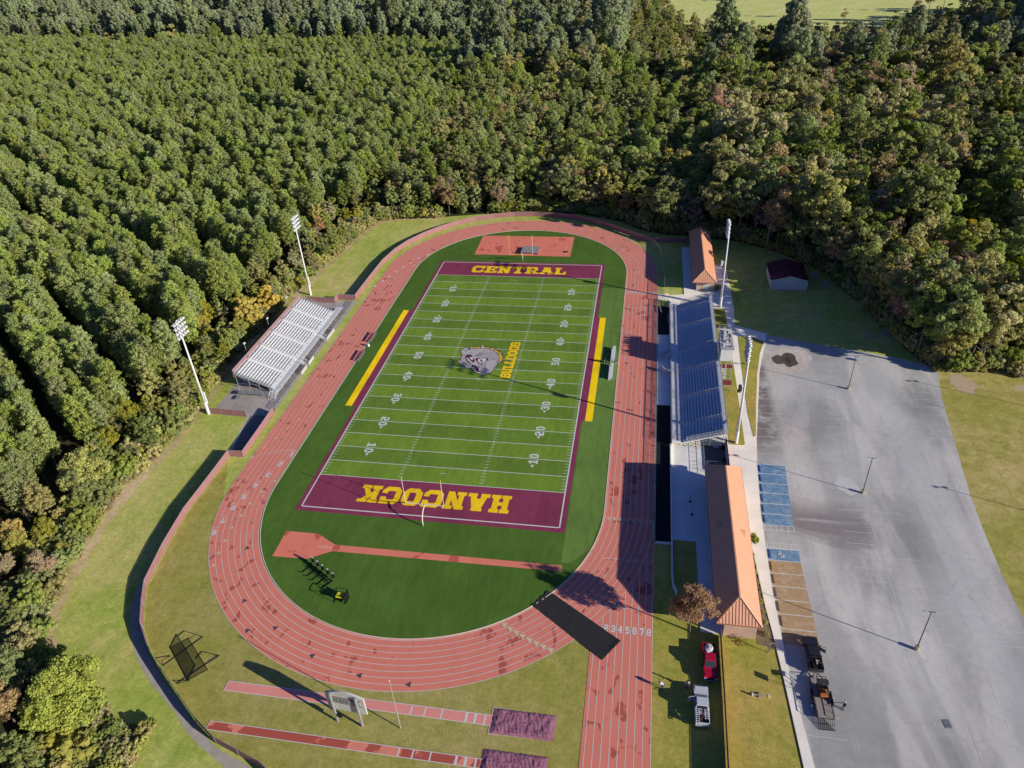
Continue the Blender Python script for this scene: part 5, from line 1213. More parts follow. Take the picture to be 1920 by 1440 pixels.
    if open_door:
        s_ = open_door; b = MB(); hx, hy = s_ * .97, 1.0; ex, ey = s_ * 1.80, .42
        b.add([(hx, hy, .50), (ex, ey, .50), (ex, ey, 1.14), (hx, hy, 1.14), (hx, hy - .06, .5), (ex, ey - .06, .5), (ex, ey - .06, 1.14), (hx, hy - .06, 1.14)], [(0, 1, 2, 3), (7, 6, 5, 4), (0, 4, 5, 1), (1, 5, 6, 2), (2, 6, 7, 3), (3, 7, 4, 0)])
        dd = b.build('door', pm, rt)
        b = MB(); b.beam((hx - s_ * .02, hy - .03, 1.14), (hx - s_ * .18, hy - .4, 1.74), .05); b.beam((ex, ey - .03, 1.14), (ex - s_ * .15, ey - .02, 1.74), .05); b.beam((hx - s_ * .18, hy - .4, 1.74), (ex - s_ * .15, ey - .02, 1.74), .05); b.build('window_frame', pm, dd)
    return rt
P_RED = paint("red_car_paint", (.50, .008, .045)); P_WHT = paint("white_car_paint", (.66, .70, .76)); P_BLK = paint("black_car_paint", (.03, .033, .042))
M_BEDW = simple("white_bed_liner", (.50, .50, .50), .7, var=.2)
TR = pickup((48.9, -79.5, 0), PI, P_RED, 'red pickup truck with a white bag in its bed, parked in the fence shadow', M_BEDW)
TW = pickup((47.45, -86.5, 0), 0, P_WHT, 'white pickup truck with ladders in its bed and its driver door open', M_DGREY, -1)
TB = pickup((63.45, -76.2, 0), math.radians(1.5), P_BLK, 'black pickup truck hitched to a trailer in the parking bays, one door open', M_BLACK, 1)
def loose(name, mb, m_, loc, label, cat, smooth=False, bevel=0, group=None, rz=0):
    o = mb.build(name, m_, None, smooth, bevel); o.location = loc; o.rotation_euler = (0, 0, rz); return tag(o, label, cat, group)
# load of the red truck
bm = bmesh.new(); bmesh.ops.create_icosphere(bm, subdivisions=4, radius=1)
for v in bm.verts:
    n_ = noise.noise(v.co * 1.6) * .28 + noise.noise(v.co * 4) * .10; v.co = v.co * (1 + n_); v.co.x *= .62; v.co.y *= .72; v.co.z = max(v.co.z * .42, -.30)
me = bpy.data.meshes.new('white_bag'); bm.to_mesh(me); bm.free(); me.materials.append(simple("white_plastic_sack", (.78, .78, .78), .5, var=.06))
o = bpy.data.objects.new('white_bag', me); COL.objects.link(o); o.location = (48.95, -77.5, 1.0); tag(o, 'bulky white sack lying in the bed of the red pickup', 'bag')
# load of the white truck
for i, (x, rz_) in enumerate(((-.62, .0), (.55, .02))):
    b = MB(); L = 3.0 if i == 0 else 1.9
    for s_ in (-.2, .2): b.beam((s_, -L / 2, 0), (s_, L / 2, 0), .06, .08)
    for k in range(int(L / .3)): y = -L / 2 + .15 + k * .3; b.beam((-.2, y, 0), (.2, y, 0), .05)
    loose('ladder', b, M_ALU, (47.45 + x, -88.1 - (.35 if i == 0 else -.2), 1.27), ('long aluminium ladder sticking out over the tailgate of the white pickup' if i == 0 else 'short aluminium ladder in the bed of the white pickup'), 'ladder', rz=rz_)
b = MB(); b.box(-.9, .9, -.25, .25, 0, .5); loose('tool_chest', b, simple("tool_chest_silver", (.45, .46, .46), .4, .3), (47.45, -87.85, .69), 'silver tool chest across the bed of the white pickup behind its cab', 'tool box', bevel=.03)
b = MB(); rr3 = random.Random(11)
for k in range(9): b.tube([(rr3.uniform(-.3, .3), rr3.uniform(-.6, .5), .05 + .05 * k), (rr3.uniform(-.3, .3), rr3.uniform(-.6, .5), .08 + .05 * k)], .05, 6)
loose('loose_tools', b, simple("tool_brown", (.12, .07, .05), .7, var=.4), (47.4, -88.6, .69), 'pile of brown and dark tools between the ladders in the white pickup', 'tools')
b = MB(); b.tube([(0, 0, 0), (0, 0, .35)], .15, 10); loose('red_fuel_can', b, M_TL, (47.5, -88.25, .75), 'small red fuel can in the bed of the white pickup', 'fuel can')
# black truck load
b = MB(); b.box(-.45, .25, -.7, .6, 0, .5); loose('black_tank', b, M_BLACK, (63.4, -78.1, .70), 'black tank in the bed of the black pickup', 'tank', bevel=.06)
b = MB(); b.box(-.12, .12, -.35, .35, 0, .12); loose('grey_case', b, simple("case_grey", (.35, .37, .38), .6), (63.62, -77.9, 1.21), 'small grey case lying on the black tank', 'box', bevel=.02)
b = MB(); b.beam((-.85, 0, 0), (.85, 0, 0), .06); b.beam((-.85, 0, 0), (-.85, 0, -.6), .06); b.beam((.85, 0, 0), (.85, 0, -.6), .06); b.beam((-.85, -.2, -.02), (.85, -.2, -.02), .05); loose('headache_rack', b, M_BLACK, (63.47, -77.25, 1.86), 'black roof rack bar behind the cab of the black pickup', 'rack')
b = MB(); b.box(-.7, .7, -.1, .1, 0, .16); loose('coiled_straps', b, simple("strap_red", (.45, .18, .16), .7, var=.5, scale=8), (63.45, -77.55, .95), 'red and white straps behind the cab of the black pickup', 'strap')
# trailer
TL_ = empty('utility_trailer', (63.5, -83.1, 0), math.radians(1), 'black utility trailer with a wooden deck, side rails and a lowered mesh ramp', 'trailer')
nw = NT("grey_deck_planks"); x_, y_, z_ = nw.xyz(); pl_ = nw.math('LESS_THAN', nw.math('MODULO', nw.math('ADD', x_, 100), .2), .02)
cw = nw.mix(nw.math('MULTIPLY', pl_, .7), nw.bright(nw.col((.40, .35, .30)), nw.noise(1.6, 5, .6, nw.vscale(nw.pos, (3, .5, 1))), .25), nw.col((.08, .07, .06))); M_DECK = nw.out(cw, .85)
b = MB(); b.box(-1.0, 1.0, -3.0, 3.0, .55, .60); b.build('deck', M_DECK, TL_)
b = MB()
for s_ in (-1, 1):
    b.beam((s_ * 1.04, -3.0, .52), (s_ * 1.04, 3.0, .52), .1, .12); b.beam((s_ * 1.04, -3.0, 1.0), (s_ * 1.04, 3.0, 1.0), .06)
    for k in range(8): y = -3 + k * 6 / 7; b.beam((s_ * 1.04, y, .5), (s_ * 1.04, y, 1.0), .05)
b.beam((-1.04, 3, .52), (1.04, 3, .52), .1); b.beam((-1.04, 3, 1.0), (1.04, 3, 1.0), .06); b.beam((-1.04, -3, .52), (1.04, -3, .52), .1)
b.beam((-.8, 3.0, .5), (0, 4.2, .5), .1); b.beam((.8, 3.0, .5), (0, 4.2, .5), .1); b.beam((0, 3, .5), (0, 4.4, .5), .08)
b.build('frame', M_BLACK, TL_)
b = MB()
for k in range(9): x = -1.0 + k * .25; b.beam((x, -3.05, .5), (x, -4.35, .06), .05)
b.beam((-1.02, -4.35, .06), (1.02, -4.35, .06), .06); b.beam((-1.0, -3.7, .28), (1.0, -3.7, .28), .04); b.build('ramp_gate', M_BLACK, TL_)
for s_ in (-1, 1):
    for y in (-.55, .45):
        b = MB(); b.tube([(s_ * 1.12, y, .36), (s_ * 1.34, y, .36)], .36, 16); wh = b.build('wheel', M_TYRE, TL_); b = MB(); b.tube([(s_ * 1.25, y, .36), (s_ * 1.36, y, .36)], .2, 10); b.build('rim', M_RIM, wh)
    b = MB(); b.box(min(s_ * 1.08, s_ * 1.4), max(s_ * 1.08, s_ * 1.4), -1.1, 1.0, .76, .80); b.build('mudguard', M_BLACK, TL_)
b = MB(); b.tube([(0, 0, .03), (0, 0, .12)], .02, 4)
MW = empty('ride_on_mower', (63.75, -82.3, .6), 0, 'orange ride-on mower with a dark grey canopy standing on the trailer', 'mower')
M_OR = simple("orange_mower_body", (.62, .17, .05), .5)
b = MB(); b.box(-.5, .5, -.95, -.45, .28, .62); b.box(-.55, .55, -.4, .35, .22, .38); b.build('body', M_OR, MW, bevel=.05)
b = MB(); b.box(-.7, .7, .30, 1.15, 1.38, 1.46); b.build('canopy', M_DGREY, MW, bevel=.03)
b = MB(); b.box(-.28, .28, -.35, .15, .45, .56); b.box(-.28, .28, -.45, -.33, .5, .95); b.build('seat', M_BLACK, MW, bevel=.04)
b = MB(); b.box(-.75, .75, .4, 1.0, .10, .28); b.build('mowing_deck', M_BLACK, MW, bevel=.05)
b = MB()
for s_ in (-1, 1): b.beam((s_ * .5, -.4, .4), (s_ * .5, .4, 1.4), .06); b.beam((s_ * .5, .3, .4), (s_ * .5, 1.1, 1.4), .05)
b.build('canopy_frame', M_BLACK, MW)
for s_ in (-1, 1):
    for y, r_ in ((-.7, .30), (.95, .2)): b = MB(); b.tube([(s_ * .42, y, r_), (s_ * .68, y, r_)], r_, 14); b.build('wheel', M_TYRE, MW)
b = MB(); b.tube([(0, 0, 0), (0, 0, .42)], [.16, .14], 10); loose('white_bucket', b, M_WHITE, (62.2, -84.2, .1 - .1), 'small white bucket on the ground by the trailer wheel', 'bucket')

# ------------------------------------------------------------------ people
SKIN = simple("skin_tone", (.30, .17, .11), .6); CL_W = simple("white_cloth", (.72, .72, .70), .85); CL_B = simple("blue_denim", (.07, .12, .26), .85); CL_D = simple("dark_cloth", (.03, .03, .035), .85); HAIR = simple("dark_hair", (.02, .015, .012), .8); CL_G = simple("grey_trousers", (.28, .28, .29), .85)
def skin_obj(name, nodes, edges, mat_, parent, sub=1):
    me = bpy.data.meshes.new(name); me.from_pydata([n[:3] for n in nodes], edges, []); o = bpy.data.objects.new(name, me); COL.objects.link(o)
    md = o.modifiers.new("s", 'SKIN'); md.use_smooth_shade = True
    for i, n in enumerate(nodes):
        r = n[3]; me.skin_vertices[0].data[i].radius = (r, n[4] if len(n) > 4 else r)
    me.skin_vertices[0].data[0].use_root = True
    ms = o.modifiers.new("u", 'SUBSURF'); ms.levels = sub; ms.render_levels = sub
    dg = bpy.context.evaluated_depsgraph_get(); ev = o.evaluated_get(dg); m2 = bpy.data.meshes.new_from_object(ev); o.modifiers.clear(); o.data = m2; m2.name = name
    m2.materials.clear(); m2.materials.append(mat_)
    for p in m2.polygons: p.use_smooth = True
    o.parent = parent; return o
def person(loc, rz, J, label, shirt, pants, hat=None, hair=HAIR):
    """J: joint name -> local position (metres, facing +y)"""
    rt = empty('person', loc, rz, label, 'person'); g = lambda k: tuple(J[k])
    nodes = []; idx = {}
    def add(k, p, r, r2=None): idx[k] = len(nodes); nodes.append((*p, r, r2 or r))
    def lerp(a, c, t): return tuple(a[i] * (1 - t) + c[i] * t for i in range(3))
    add('pel', g('pelvis'), .15, .12); add('wa', lerp(g('pelvis'), g('chest'), .5), .135, .11); add('ch', g('chest'), .165, .12); add('nk', g('neck'), .06); add('hd0', lerp(g('neck'), g('head'), .45), .075); add('hd', g('head'), .105, .115); add('ht', lerp(g('neck'), g('head'), 1.35), .07)
    ed = [(0, 1), (1, 2), (2, 3), (3, 4), (4, 5), (5, 6)]
    for s_ in ('l', 'r'):
        add(s_ + 'sh', g(s_ + 'sh'), .065); add(s_ + 'el', g(s_ + 'el'), .045); add(s_ + 'wr', g(s_ + 'wr'), .030)
        ed += [(idx['ch'], idx[s_ + 'sh']), (idx[s_ + 'sh'], idx[s_ + 'el']), (idx[s_ + 'el'], idx[s_ + 'wr'])]
        d = (Vector(g(s_ + 'wr')) - Vector(g(s_ + 'el'))).normalized(); sd = d.cross(Vector((0, 0, 1))); sd = sd.normalized() if sd.length > .1 else Vector((1, 0, 0)); pm_ = Vector(g(s_ + 'wr')) + d * .07
        add(s_ + 'pa', pm_, .034, .018); ed.append((idx[s_ + 'wr'], idx[s_ + 'pa']))
        for f in range(4):
            k1 = pm_ + sd * (.012 * (f * 2 - 3)) + d * .035; k2 = k1 + d * (.045 - .006 * abs(f - 1)) + Vector((0, 0, -.012)); add(f'{s_}f{f}', k1, .009); add(f'{s_}g{f}', k2, .0075); ed += [(idx[s_ + 'pa'], idx[f'{s_}f{f}']), (idx[f'{s_}f{f}'], idx[f'{s_}g{f}'])]
        th_ = pm_ - d * .04 + sd * .045; add(s_ + 'th', th_, .010); add(s_ + 'ti', th_ + d * .04 + sd * .012, .008); ed += [(idx[s_ + 'pa'], idx[s_ + 'th']), (idx[s_ + 'th'], idx[s_ + 'ti'])]
        add(s_ + 'hp', g(s_ + 'hp'), .095); add(s_ + 'kn', g(s_ + 'kn'), .062); add(s_ + 'an', g(s_ + 'an'), .042); a = Vector(g(s_ + 'an')); add(s_ + 'ft', a + Vector((0, .16, -.03)), .035)
        ed += [(0, idx[s_ + 'hp']), (idx[s_ + 'hp'], idx[s_ + 'kn']), (idx[s_ + 'kn'], idx[s_ + 'an']), (idx[s_ + 'an'], idx[s_ + 'ft'])]
    skin_obj('body', nodes, ed, SKIN, rt)
    nd = [(*g('pelvis'), .165, .135), (*lerp(g('pelvis'), g('chest'), .5), .155, .13), (*g('chest'), .185, .14), (*lerp(g('chest'), g('neck'), .7), .09)]
    e2 = [(0, 1), (1, 2), (2, 3)]
    for s_ in ('l', 'r'): n0_ = len(nd); nd += [(*g(s_ + 'sh'), .085), (*lerp(g(s_ + 'sh'), g(s_ + 'el'), .85), .065)]; e2 += [(2, n0_), (n0_, n0_ + 1)]
    skin_obj('shirt', nd, e2, shirt, rt)
    nd = [(*g('pelvis'), .17, .14)]; e2 = []
    for s_ in ('l', 'r'): n0_ = len(nd); nd += [(*g(s_ + 'hp'), .11), (*g(s_ + 'kn'), .08), (*lerp(g(s_ + 'kn'), g(s_ + 'an'), .92), .065)]; e2 += [(0, n0_), (n0_, n0_ + 1), (n0_ + 1, n0_ + 2)]
    skin_obj('trousers', nd, e2, pants, rt)
    H = Vector(g('head')); b = MB(); up = (H - Vector(g('neck'))).normalized()
    b.tube([H - up * .0 + Vector((0, -.01, 0)), H + up * .07 + Vector((0, -.01, 0)), H + up * .125, H + up * .15], [.118, .122, .08, .02], 12); ht = b.build('cap' if hat else 'hair', hat or hair, rt, True)
    if hat: b = MB(); q = H + up * .05; b.tube([q + Vector((0, .10, 0)), q + Vector((0, .19, -.01))], [.07, .05], 8); b.build('brim', hat, ht)
    b = MB()
    for s_ in (-1, 1): b.tube([H + Vector((s_ * .035, .100, .005)), H + Vector((s_ * .035, .112, .005))], .012, 6)
    pieces(b, 'eye', HAIR, rt); b = MB(); b.tube([H + Vector((0, .105, -.005)), H + Vector((0, .130, -.03)), H + Vector((0, .105, -.04))], [.012, .016, .010], 6); b.build('nose', SKIN, rt)
    for s_ in ('l', 'r'): a = Vector(g(s_ + 'an')); b = MB(); b.box(a.x - .05, a.x + .05, a.y - .09, a.y + .20, a.z - .085, a.z + .01); b.build('shoe', CL_D, rt, bevel=.03)
    return rt
STAND = dict(pelvis=(0, 0, .95), chest=(0, .02, 1.32), neck=(0, .02, 1.50), head=(0, .05, 1.65), lsh=(-.20, 0, 1.42), lel=(-.27, .02, 1.14), lwr=(-.24, .16, .92), rsh=(.20, 0, 1.42), rel=(.30, .05, 1.16), rwr=(.28, .28, 1.06), lhp=(-.10, 0, .88), lkn=(-.12, .04, .50), lan=(-.12, 0, .09), rhp=(.10, 0, .88), rkn=(.14, .10, .50), ran=(.16, -.02, .09))
BEND = dict(pelvis=(0, -.12, .92), chest=(0, .26, 1.12), neck=(0, .42, 1.16), head=(0, .55, 1.14), lsh=(-.19, .32, 1.14), lel=(-.24, .40, .86), lwr=(-.18, .50, .62), rsh=(.19, .32, 1.14), rel=(.24, .42, .88), rwr=(.17, .55, .66), lhp=(-.10, -.10, .86), lkn=(-.14, .08, .48), lan=(-.16, -.06, .09), rhp=(.10, -.10, .86), rkn=(.16, .12, .48), ran=(.20, .10, .09))
person((42.3, -84.2, 0), math.radians(70), BEND, 'person in a white shirt and blue jeans bending over on the grass beside the track', CL_W, CL_B)
person((45.7, -83.6, 0), math.radians(150), STAND, 'person in white shirt and pale trousers standing in front of the white pickup', CL_W, CL_G)
person((66.2, -84.1, 0), math.radians(100), STAND, 'person in a white cap and dark clothes standing east of the trailer', CL_D, CL_G, CL_W)
b = MB(); b.tube([(0, 0, 1.1), (-1.9, .25, .35)], .035, 6); b.box(-2.15, -1.8, .12, .38, .25, .42); loose('string_trimmer', b, M_BLACK, (66.15, -83.8, 0), 'long black string trimmer held across toward the trailer', 'trimmer')
b = MB(); b.tube([(0, 0, .9), (-1.3, -.2, .15)], .025, 6); loose('rake', b, M_BLACK, (44.2, -83.55, 0), 'dark long handled tool lying between the two people on the grass', 'rake')
# ------------------------------------------------------------------ vegetation
def mat_leaf(name, c, var=.30, trans=.46):
    n = NT(name); oi = n.n.new("ShaderNodeObjectInfo"); rv = oi.outputs["Random"]
    hs = n.n.new("ShaderNodeHueSaturation"); n.l(n.math('MULTIPLY_ADD', rv, .026, .485), hs.inputs["Hue"]); n.l(n.math('MULTIPLY_ADD', n.math('FRACT', n.math('MULTIPLY', rv, 7.31)), .35, .80), hs.inputs["Saturation"])
    n.l(n.math('MULTIPLY_ADD', n.math('FRACT', n.math('MULTIPLY', rv, 13.7)), var * 2, 1 - var), hs.inputs["Value"])
    hs.inputs["Color"].default_value = (*c, 1)
    cc = n.bright(hs.outputs[0], n.noise(.9, 3, .6), .35)
    n.n.remove(n.b); df = n.n.new("ShaderNodeBsdfDiffuse"); tl = n.n.new("ShaderNodeBsdfTranslucent"); mx = n.n.new("ShaderNodeMixShader"); mx.inputs[0].default_value = trans
    n.l(cc, df.inputs[0]); n.l(cc, tl.inputs[0]); n.l(df.outputs[0], mx.inputs[1]); n.l(tl.outputs[0], mx.inputs[2]); n.l(mx.outputs[0], n.n["Material Output"].inputs[0])
    return n.m
LEAF = {
 'pine': mat_leaf('leaf_pine', (.47, .55, .175), .22), 'pine_haze': mat_leaf('leaf_hazed_pine', (.42, .48, .26), .2),  # second one: distance haze painted into the leaf colour, paler and greyer
 'green': mat_leaf('leaf_green', (.38, .44, .13), .25), 'olive': mat_leaf('leaf_olive', (.60, .56, .23), .22),
 'belt': mat_leaf('leaf_yellow_olive', (.54, .53, .13), .2), 'lime': mat_leaf('leaf_lime', (.56, .64, .10), .15), 'yellow': mat_leaf('leaf_yellow', (.78, .64, .14), .15),
 'rust': mat_leaf('leaf_rust', (.70, .43, .27), .2), 'tan': mat_leaf('leaf_tan', (.62, .49, .28), .2), 'brown': mat_leaf('leaf_brown', (.44, .34, .25), .2),
}
M_BARK = simple("bark_grey", (.17, .14, .115), .9, var=.3, scale=3); M_BARKP = simple("bark_pale", (.34, .29, .25), .9, var=.3, scale=3)
def quads_mesh(name, C, N, S, rng, mats, extra=None):
    n = len(C); R_ = rng.normal(size=(n, 3)); T = np.cross(N, R_); T /= np.linalg.norm(T, axis=1)[:, None] + 1e-9; B_ = np.cross(N, T)
    asp = rng.uniform(.6, 1.0, (n, 1)); S = S[:, None]
    V = np.stack([C - T * S, C - B_ * S * asp, C + T * S, C + B_ * S * asp], 1).reshape(-1, 3)
    ev, ef, nb = [], [], 0
    if extra: ev = np.array(extra.v, float); ef = extra.f
    nv = len(V) + len(ev); me = bpy.data.meshes.new(name); me.vertices.add(nv)
    co = np.concatenate([V, ev]) if len(ev) else V; me.vertices.foreach_set('co', co.ravel())
    loops = np.arange(4 * n); ls = np.arange(n) * 4; lt = np.full(n, 4)
    if len(ev):
        xl = np.array([i + len(V) for f in ef for i in f]); xt = np.array([len(f) for f in ef]); xs = 4 * n + np.concatenate([[0], np.cumsum(xt)[:-1]])
        loops = np.concatenate([loops, xl]); ls = np.concatenate([ls, xs]); lt = np.concatenate([lt, xt])
    me.loops.add(len(loops)); me.loops.foreach_set('vertex_index', loops.astype(np.int32))
    me.polygons.add(len(ls)); me.polygons.foreach_set('loop_start', ls.astype(np.int32)); me.polygons.foreach_set('loop_total', lt.astype(np.int32))
    for m_ in mats: me.materials.append(m_)
    if len(ev): me.polygons.foreach_set('material_index', np.concatenate([np.zeros(n), np.ones(len(ef))]).astype(np.int32))
    me.update(calc_edges=True); me.validate(); return me
def crown(kind, H, R, base, seed, dens_=1.0, leaf=.26, loose=0):
    rng = np.random.default_rng(seed); CC, RR = [], []
    if kind == 'pine':
        nc = int(44 * dens_ ** .5)
        for i in range(nc):
            t = (i + .5) / nc; z = base + (H - base) * t; prof = R * max(.12, math.sin(PI * min(.96, .17 + .76 * t ** 1.05)) ** .70)
            a = i * 2.4 + rng.uniform(-.5, .5); r = prof * rng.uniform(.45, .95); CC.append((r * math.cos(a), r * math.sin(a), z - .15 * r)); RR.append(rng.uniform(.60, .90) * (R / 2.2) * (1 - .18 * t))
        CC.append((0, 0, H - .3)); RR.append(.4 * R / 2)
        fl = .7
    else:
        nl = rng.integers(5, 9); lobes = []
        for i in range(nl):
            a = 2 * PI * i / nl + rng.uniform(-.4, .4); e = rng.uniform(-.25, .75); rr_ = R * rng.uniform(.40, .62)
            lobes.append((rr_ * math.cos(a), rr_ * math.sin(a), base + (H - base) * (.42 + .36 * e), R * rng.uniform(.36, .52)))
        lobes.append((rng.uniform(-.2, .2) * R, rng.uniform(-.2, .2) * R, H - R * .42, R * .46)); lobes.append((0, 0, base + (H - base) * .45, R * .6))
        for (lx, ly, lz, lr) in lobes:
            for k in range(int(11 * dens_ ** .5)):
                d = rng.normal(size=3); d /= np.linalg.norm(d); d[2] = abs(d[2]) * (1 if rng.random() < .75 else -.7); q = lr * rng.uniform(.75, 1.08)
                CC.append((lx + d[0] * q, ly + d[1] * q, lz + d[2] * q * .95)); RR.append(rng.uniform(.20, .34) * R * .62)
        fl = .75
    CC = np.array(CC); RR = np.array(RR); per = max(6, int(40 * dens_))
    m_ = len(CC); D = rng.normal(size=(m_, per, 3)); D /= np.linalg.norm(D, axis=2)[:, :, None]; rad = rng.uniform(.80 - .45 * loose, 1.07 + .35 * loose, (m_, per, 1))
    P = CC[:, None, :] + D * rad * RR[:, None, None] * np.array([1, 1, fl]); N = D * 1.1 + rng.normal(size=D.shape) * (.30 + .6 * loose) + np.array([0, 0, .15])
    P = P.reshape(-1, 3); N = N.reshape(-1, 3); N /= np.linalg.norm(N, axis=1)[:, None]
    S = rng.uniform(.65, 1.25, len(P)) * leaf; return P, N, S, rng, CC, RR
def limbs(kind, H, R, base, CC, seed, sparse=False):
    r_ = random.Random(seed); b = MB(); top = H * (.93 if kind == 'pine' else .72); tr = .011 * H + .03
    pts = [(0, 0, 0)]; x = y = 0
    for k in range(1, 6): x += r_.uniform(-.1, .1) * H * .03; y += r_.uniform(-.1, .1) * H * .03; pts.append((x, y, top * k / 5))
    b.tube(pts, [tr * 1.35, tr, tr * .85, tr * .65, tr * .45, tr * .2], 6)
    idx = list(range(len(CC))); r_.shuffle(idx)
    for i in idx[:(26 if sparse else 10)]:
        c = CC[i]; z0 = min(top * .9, max(base * .8, c[2] - math.hypot(c[0], c[1]) * (.9 if kind != 'pine' else .25))); b.tube([(0, 0, z0), (c[0] * .5, c[1] * .5, (z0 + c[2]) / 2 + .1), tuple(c)], [tr * .38, tr * .24, tr * .08], 4, cap=False)
    return b
def bare(H, R, seed):
    r_ = random.Random(seed); b = MB(); b.tube([(0, 0, 0), (.1, .05, H * .5), (0, .1, H * .95)], [.16, .11, .02], 5)
    for k in range(26):
        z = H * r_.uniform(.3, .9); a = r_.uniform(0, 6.28); L = R * r_.uniform(.6, 1.2) * (1.15 - z / H * .7); d = (math.cos(a), math.sin(a)); e = (d[0] * L, d[1] * L, z + L * .9)
        b.tube([(0, 0, z), (d[0] * L * .5, d[1] * L * .5, z + L * .4), e], [.06, .04, .015], 4, cap=False)
        for q in range(3): a2 = a + r_.uniform(-1, 1); b.tube([(d[0] * L * .5, d[1] * L * .5, z + L * .4), (d[0] * L * .5 + math.cos(a2) * L * .5, d[1] * L * .5 + math.sin(a2) * L * .5, z + L * .95)], [.03, .01], 3, cap=False)
    return b
# prototypes (unit trees, later scaled)
PROT = {}      # key -> list of (crown mesh, trunk mesh, joined mesh)
def proto(key, kind, H, R, base, seed, mat_, dn=1.0, leaf=.26, bark=None, sparse=False, loose=0):
    P, N, S, rng, CC, RR = crown(kind, H, R, base, seed, dn, leaf, loose); lm = limbs(kind, H, R, base, CC, seed, sparse)
    if sparse: keep = rng.random(len(P)) < .45; P, N, S = P[keep], N[keep], S[keep]
    bk = bark or M_BARK
    cm = quads_mesh('crown', P, N, S, rng, [mat_]); tm = bpy.data.meshes.new('trunk'); tm.from_pydata(lm.v, [], lm.f); tm.materials.append(bk)
    PROT.setdefault(key, []).append((cm, tm, H, R, (P, N, S, rng, lm, bk, mat_)))
for i in range(4): proto('pine', 'pine', 11.8 + i * .8, 2.1, 4.2, 100 + i, LEAF['pine'], 1.35, .18, None, False, .25)
for i in range(2): proto('bigpine', 'pine', 21 + i * 2, 3.6, 9.0, 110 + i, LEAF['pine_haze'], 1.6, .38)
for i in range(3): proto('dark', 'decid', 12.5 + i, 3.6, 1.2, 120 + i, LEAF['green'], 1.1, .24)
for i in range(3): proto('olive', 'decid', 12 + i, 3.6, 1.1, 130 + i, LEAF['olive'], 1.1, .23)
for i in range(2): proto('lime', 'decid', 9.5 + i, 3.1, 1.4, 140 + i, LEAF['lime'], 1.1, .21)
for i in range(2): proto('yellow', 'decid', 9.5 + i, 2.7, 1.8, 150 + i, LEAF['yellow'], 1.1, .18, None, False, .6)
for i in range(3): proto('belt', 'decid', 8.8 + i, 3.0, .3, 136 + i, LEAF['belt'], 1.2, .19, None, False, .5)
for i in range(2): proto('rust', 'decid', 10.5 + i, 2.9, 2.2, 160 + i, LEAF['rust'], 1.2, .18, None, True, .8)
for i in range(2): proto('tan', 'decid', 11 + i, 3.2, 2.2, 170 + i, LEAF['tan'], 1.1, .19, None, False, .7)
for i in range(1): proto('brown', 'decid', 9.5 + i, 2.7, 2.0, 180 + i, LEAF['brown'], .7, .27, M_BARKP, True)
for i in range(2): proto('cone', 'pine', 9.5 + i, 1.9, .8, 190 + i, LEAF['green'], 1.1, .25)
for i in range(1): proto('bareT', 'decid', 10, 2.6, 3, 195 + i, LEAF['brown'], .25, .22, M_BARKP, True)
proto('bush', 'decid', 2.0, 1.3, .2, 300, LEAF['olive'], .5, .17); proto('bush', 'decid', 1.7, 1.2, .2, 301, LEAF['belt'], .45, .17); proto('bush', 'decid', 2.2, 1.3, .2, 302, LEAF['green'], .5, .17)
proto('weed', 'decid', 1.0, .9, .0, 303, LEAF['tan'], .4, .13); proto('weed', 'decid', .9, .8, .0, 304, LEAF['olive'], .4, .13)
rt_ = random.Random(2024)
def inpoly(x, y, poly): return inside((x, y), poly)
CLX = CLEAR
MEADOW = [(25, 800), (48, 590), (60, 505), (90, 450), (150, 432), (185, 436), (215, 475), (250, 490), (290, 515), (380, 560), (520, 780), (300, 900)]
GLADE = [(-205, 272), (-150, 270), (-140, 243), (-165, 238), (-190, 241)]
def vis(x, y, h=10, mg=240):
    a = view_uv((x, y, h)); 
    return a and -mg < a[0] < 1920 + mg and -mg - 40 < a[1] < 1440 + mg + 60
def keep(x, y):
    if vis(x, y) or vis(x, y, 0): return True
    # shadow casters just outside the frame toward the sun
    return bool(vis(x - 22, y + 8, 4, 30) or vis(x - 45, y + 17, 0, 10))
def pick(wts):
    t = rt_.random() * sum(w_ for _, w_ in wts)
    for k, w_ in wts:
        t -= w_
        if t <= 0: return k
    return wts[-1][0]
def dist_edge(x, y):
    best = 1e9
    for P_ in (LEFT_EDGE, RIGHT_EDGE):
        for (ax, ay), (bx, by) in zip(P_[:-1], P_[1:]):
            dx, dy = bx - ax, by - ay; t = max(0, min(1, ((x - ax) * dx + (y - ay) * dy) / (dx * dx + dy * dy))); best = min(best, math.hypot(x - ax - dx * t, y - ay - dy * t))
    return best
TREES = []     # (key, variant, x, y, scale, rot)
def addt(key, x, y, s): TREES.append((key, rt_.randrange(len(PROT[key])), x, y, s, rt_.uniform(0, 6.28)))
MANUAL = []
def in_plant(x, y):
    if y > 415 - (x + 190) * .19: return False
    return x < -66 - max(0, -(y - 40)) * .02 - max(0, (y - 120)) * .06 + 9 * noise.noise(Vector((y * .02, 3, 0)))
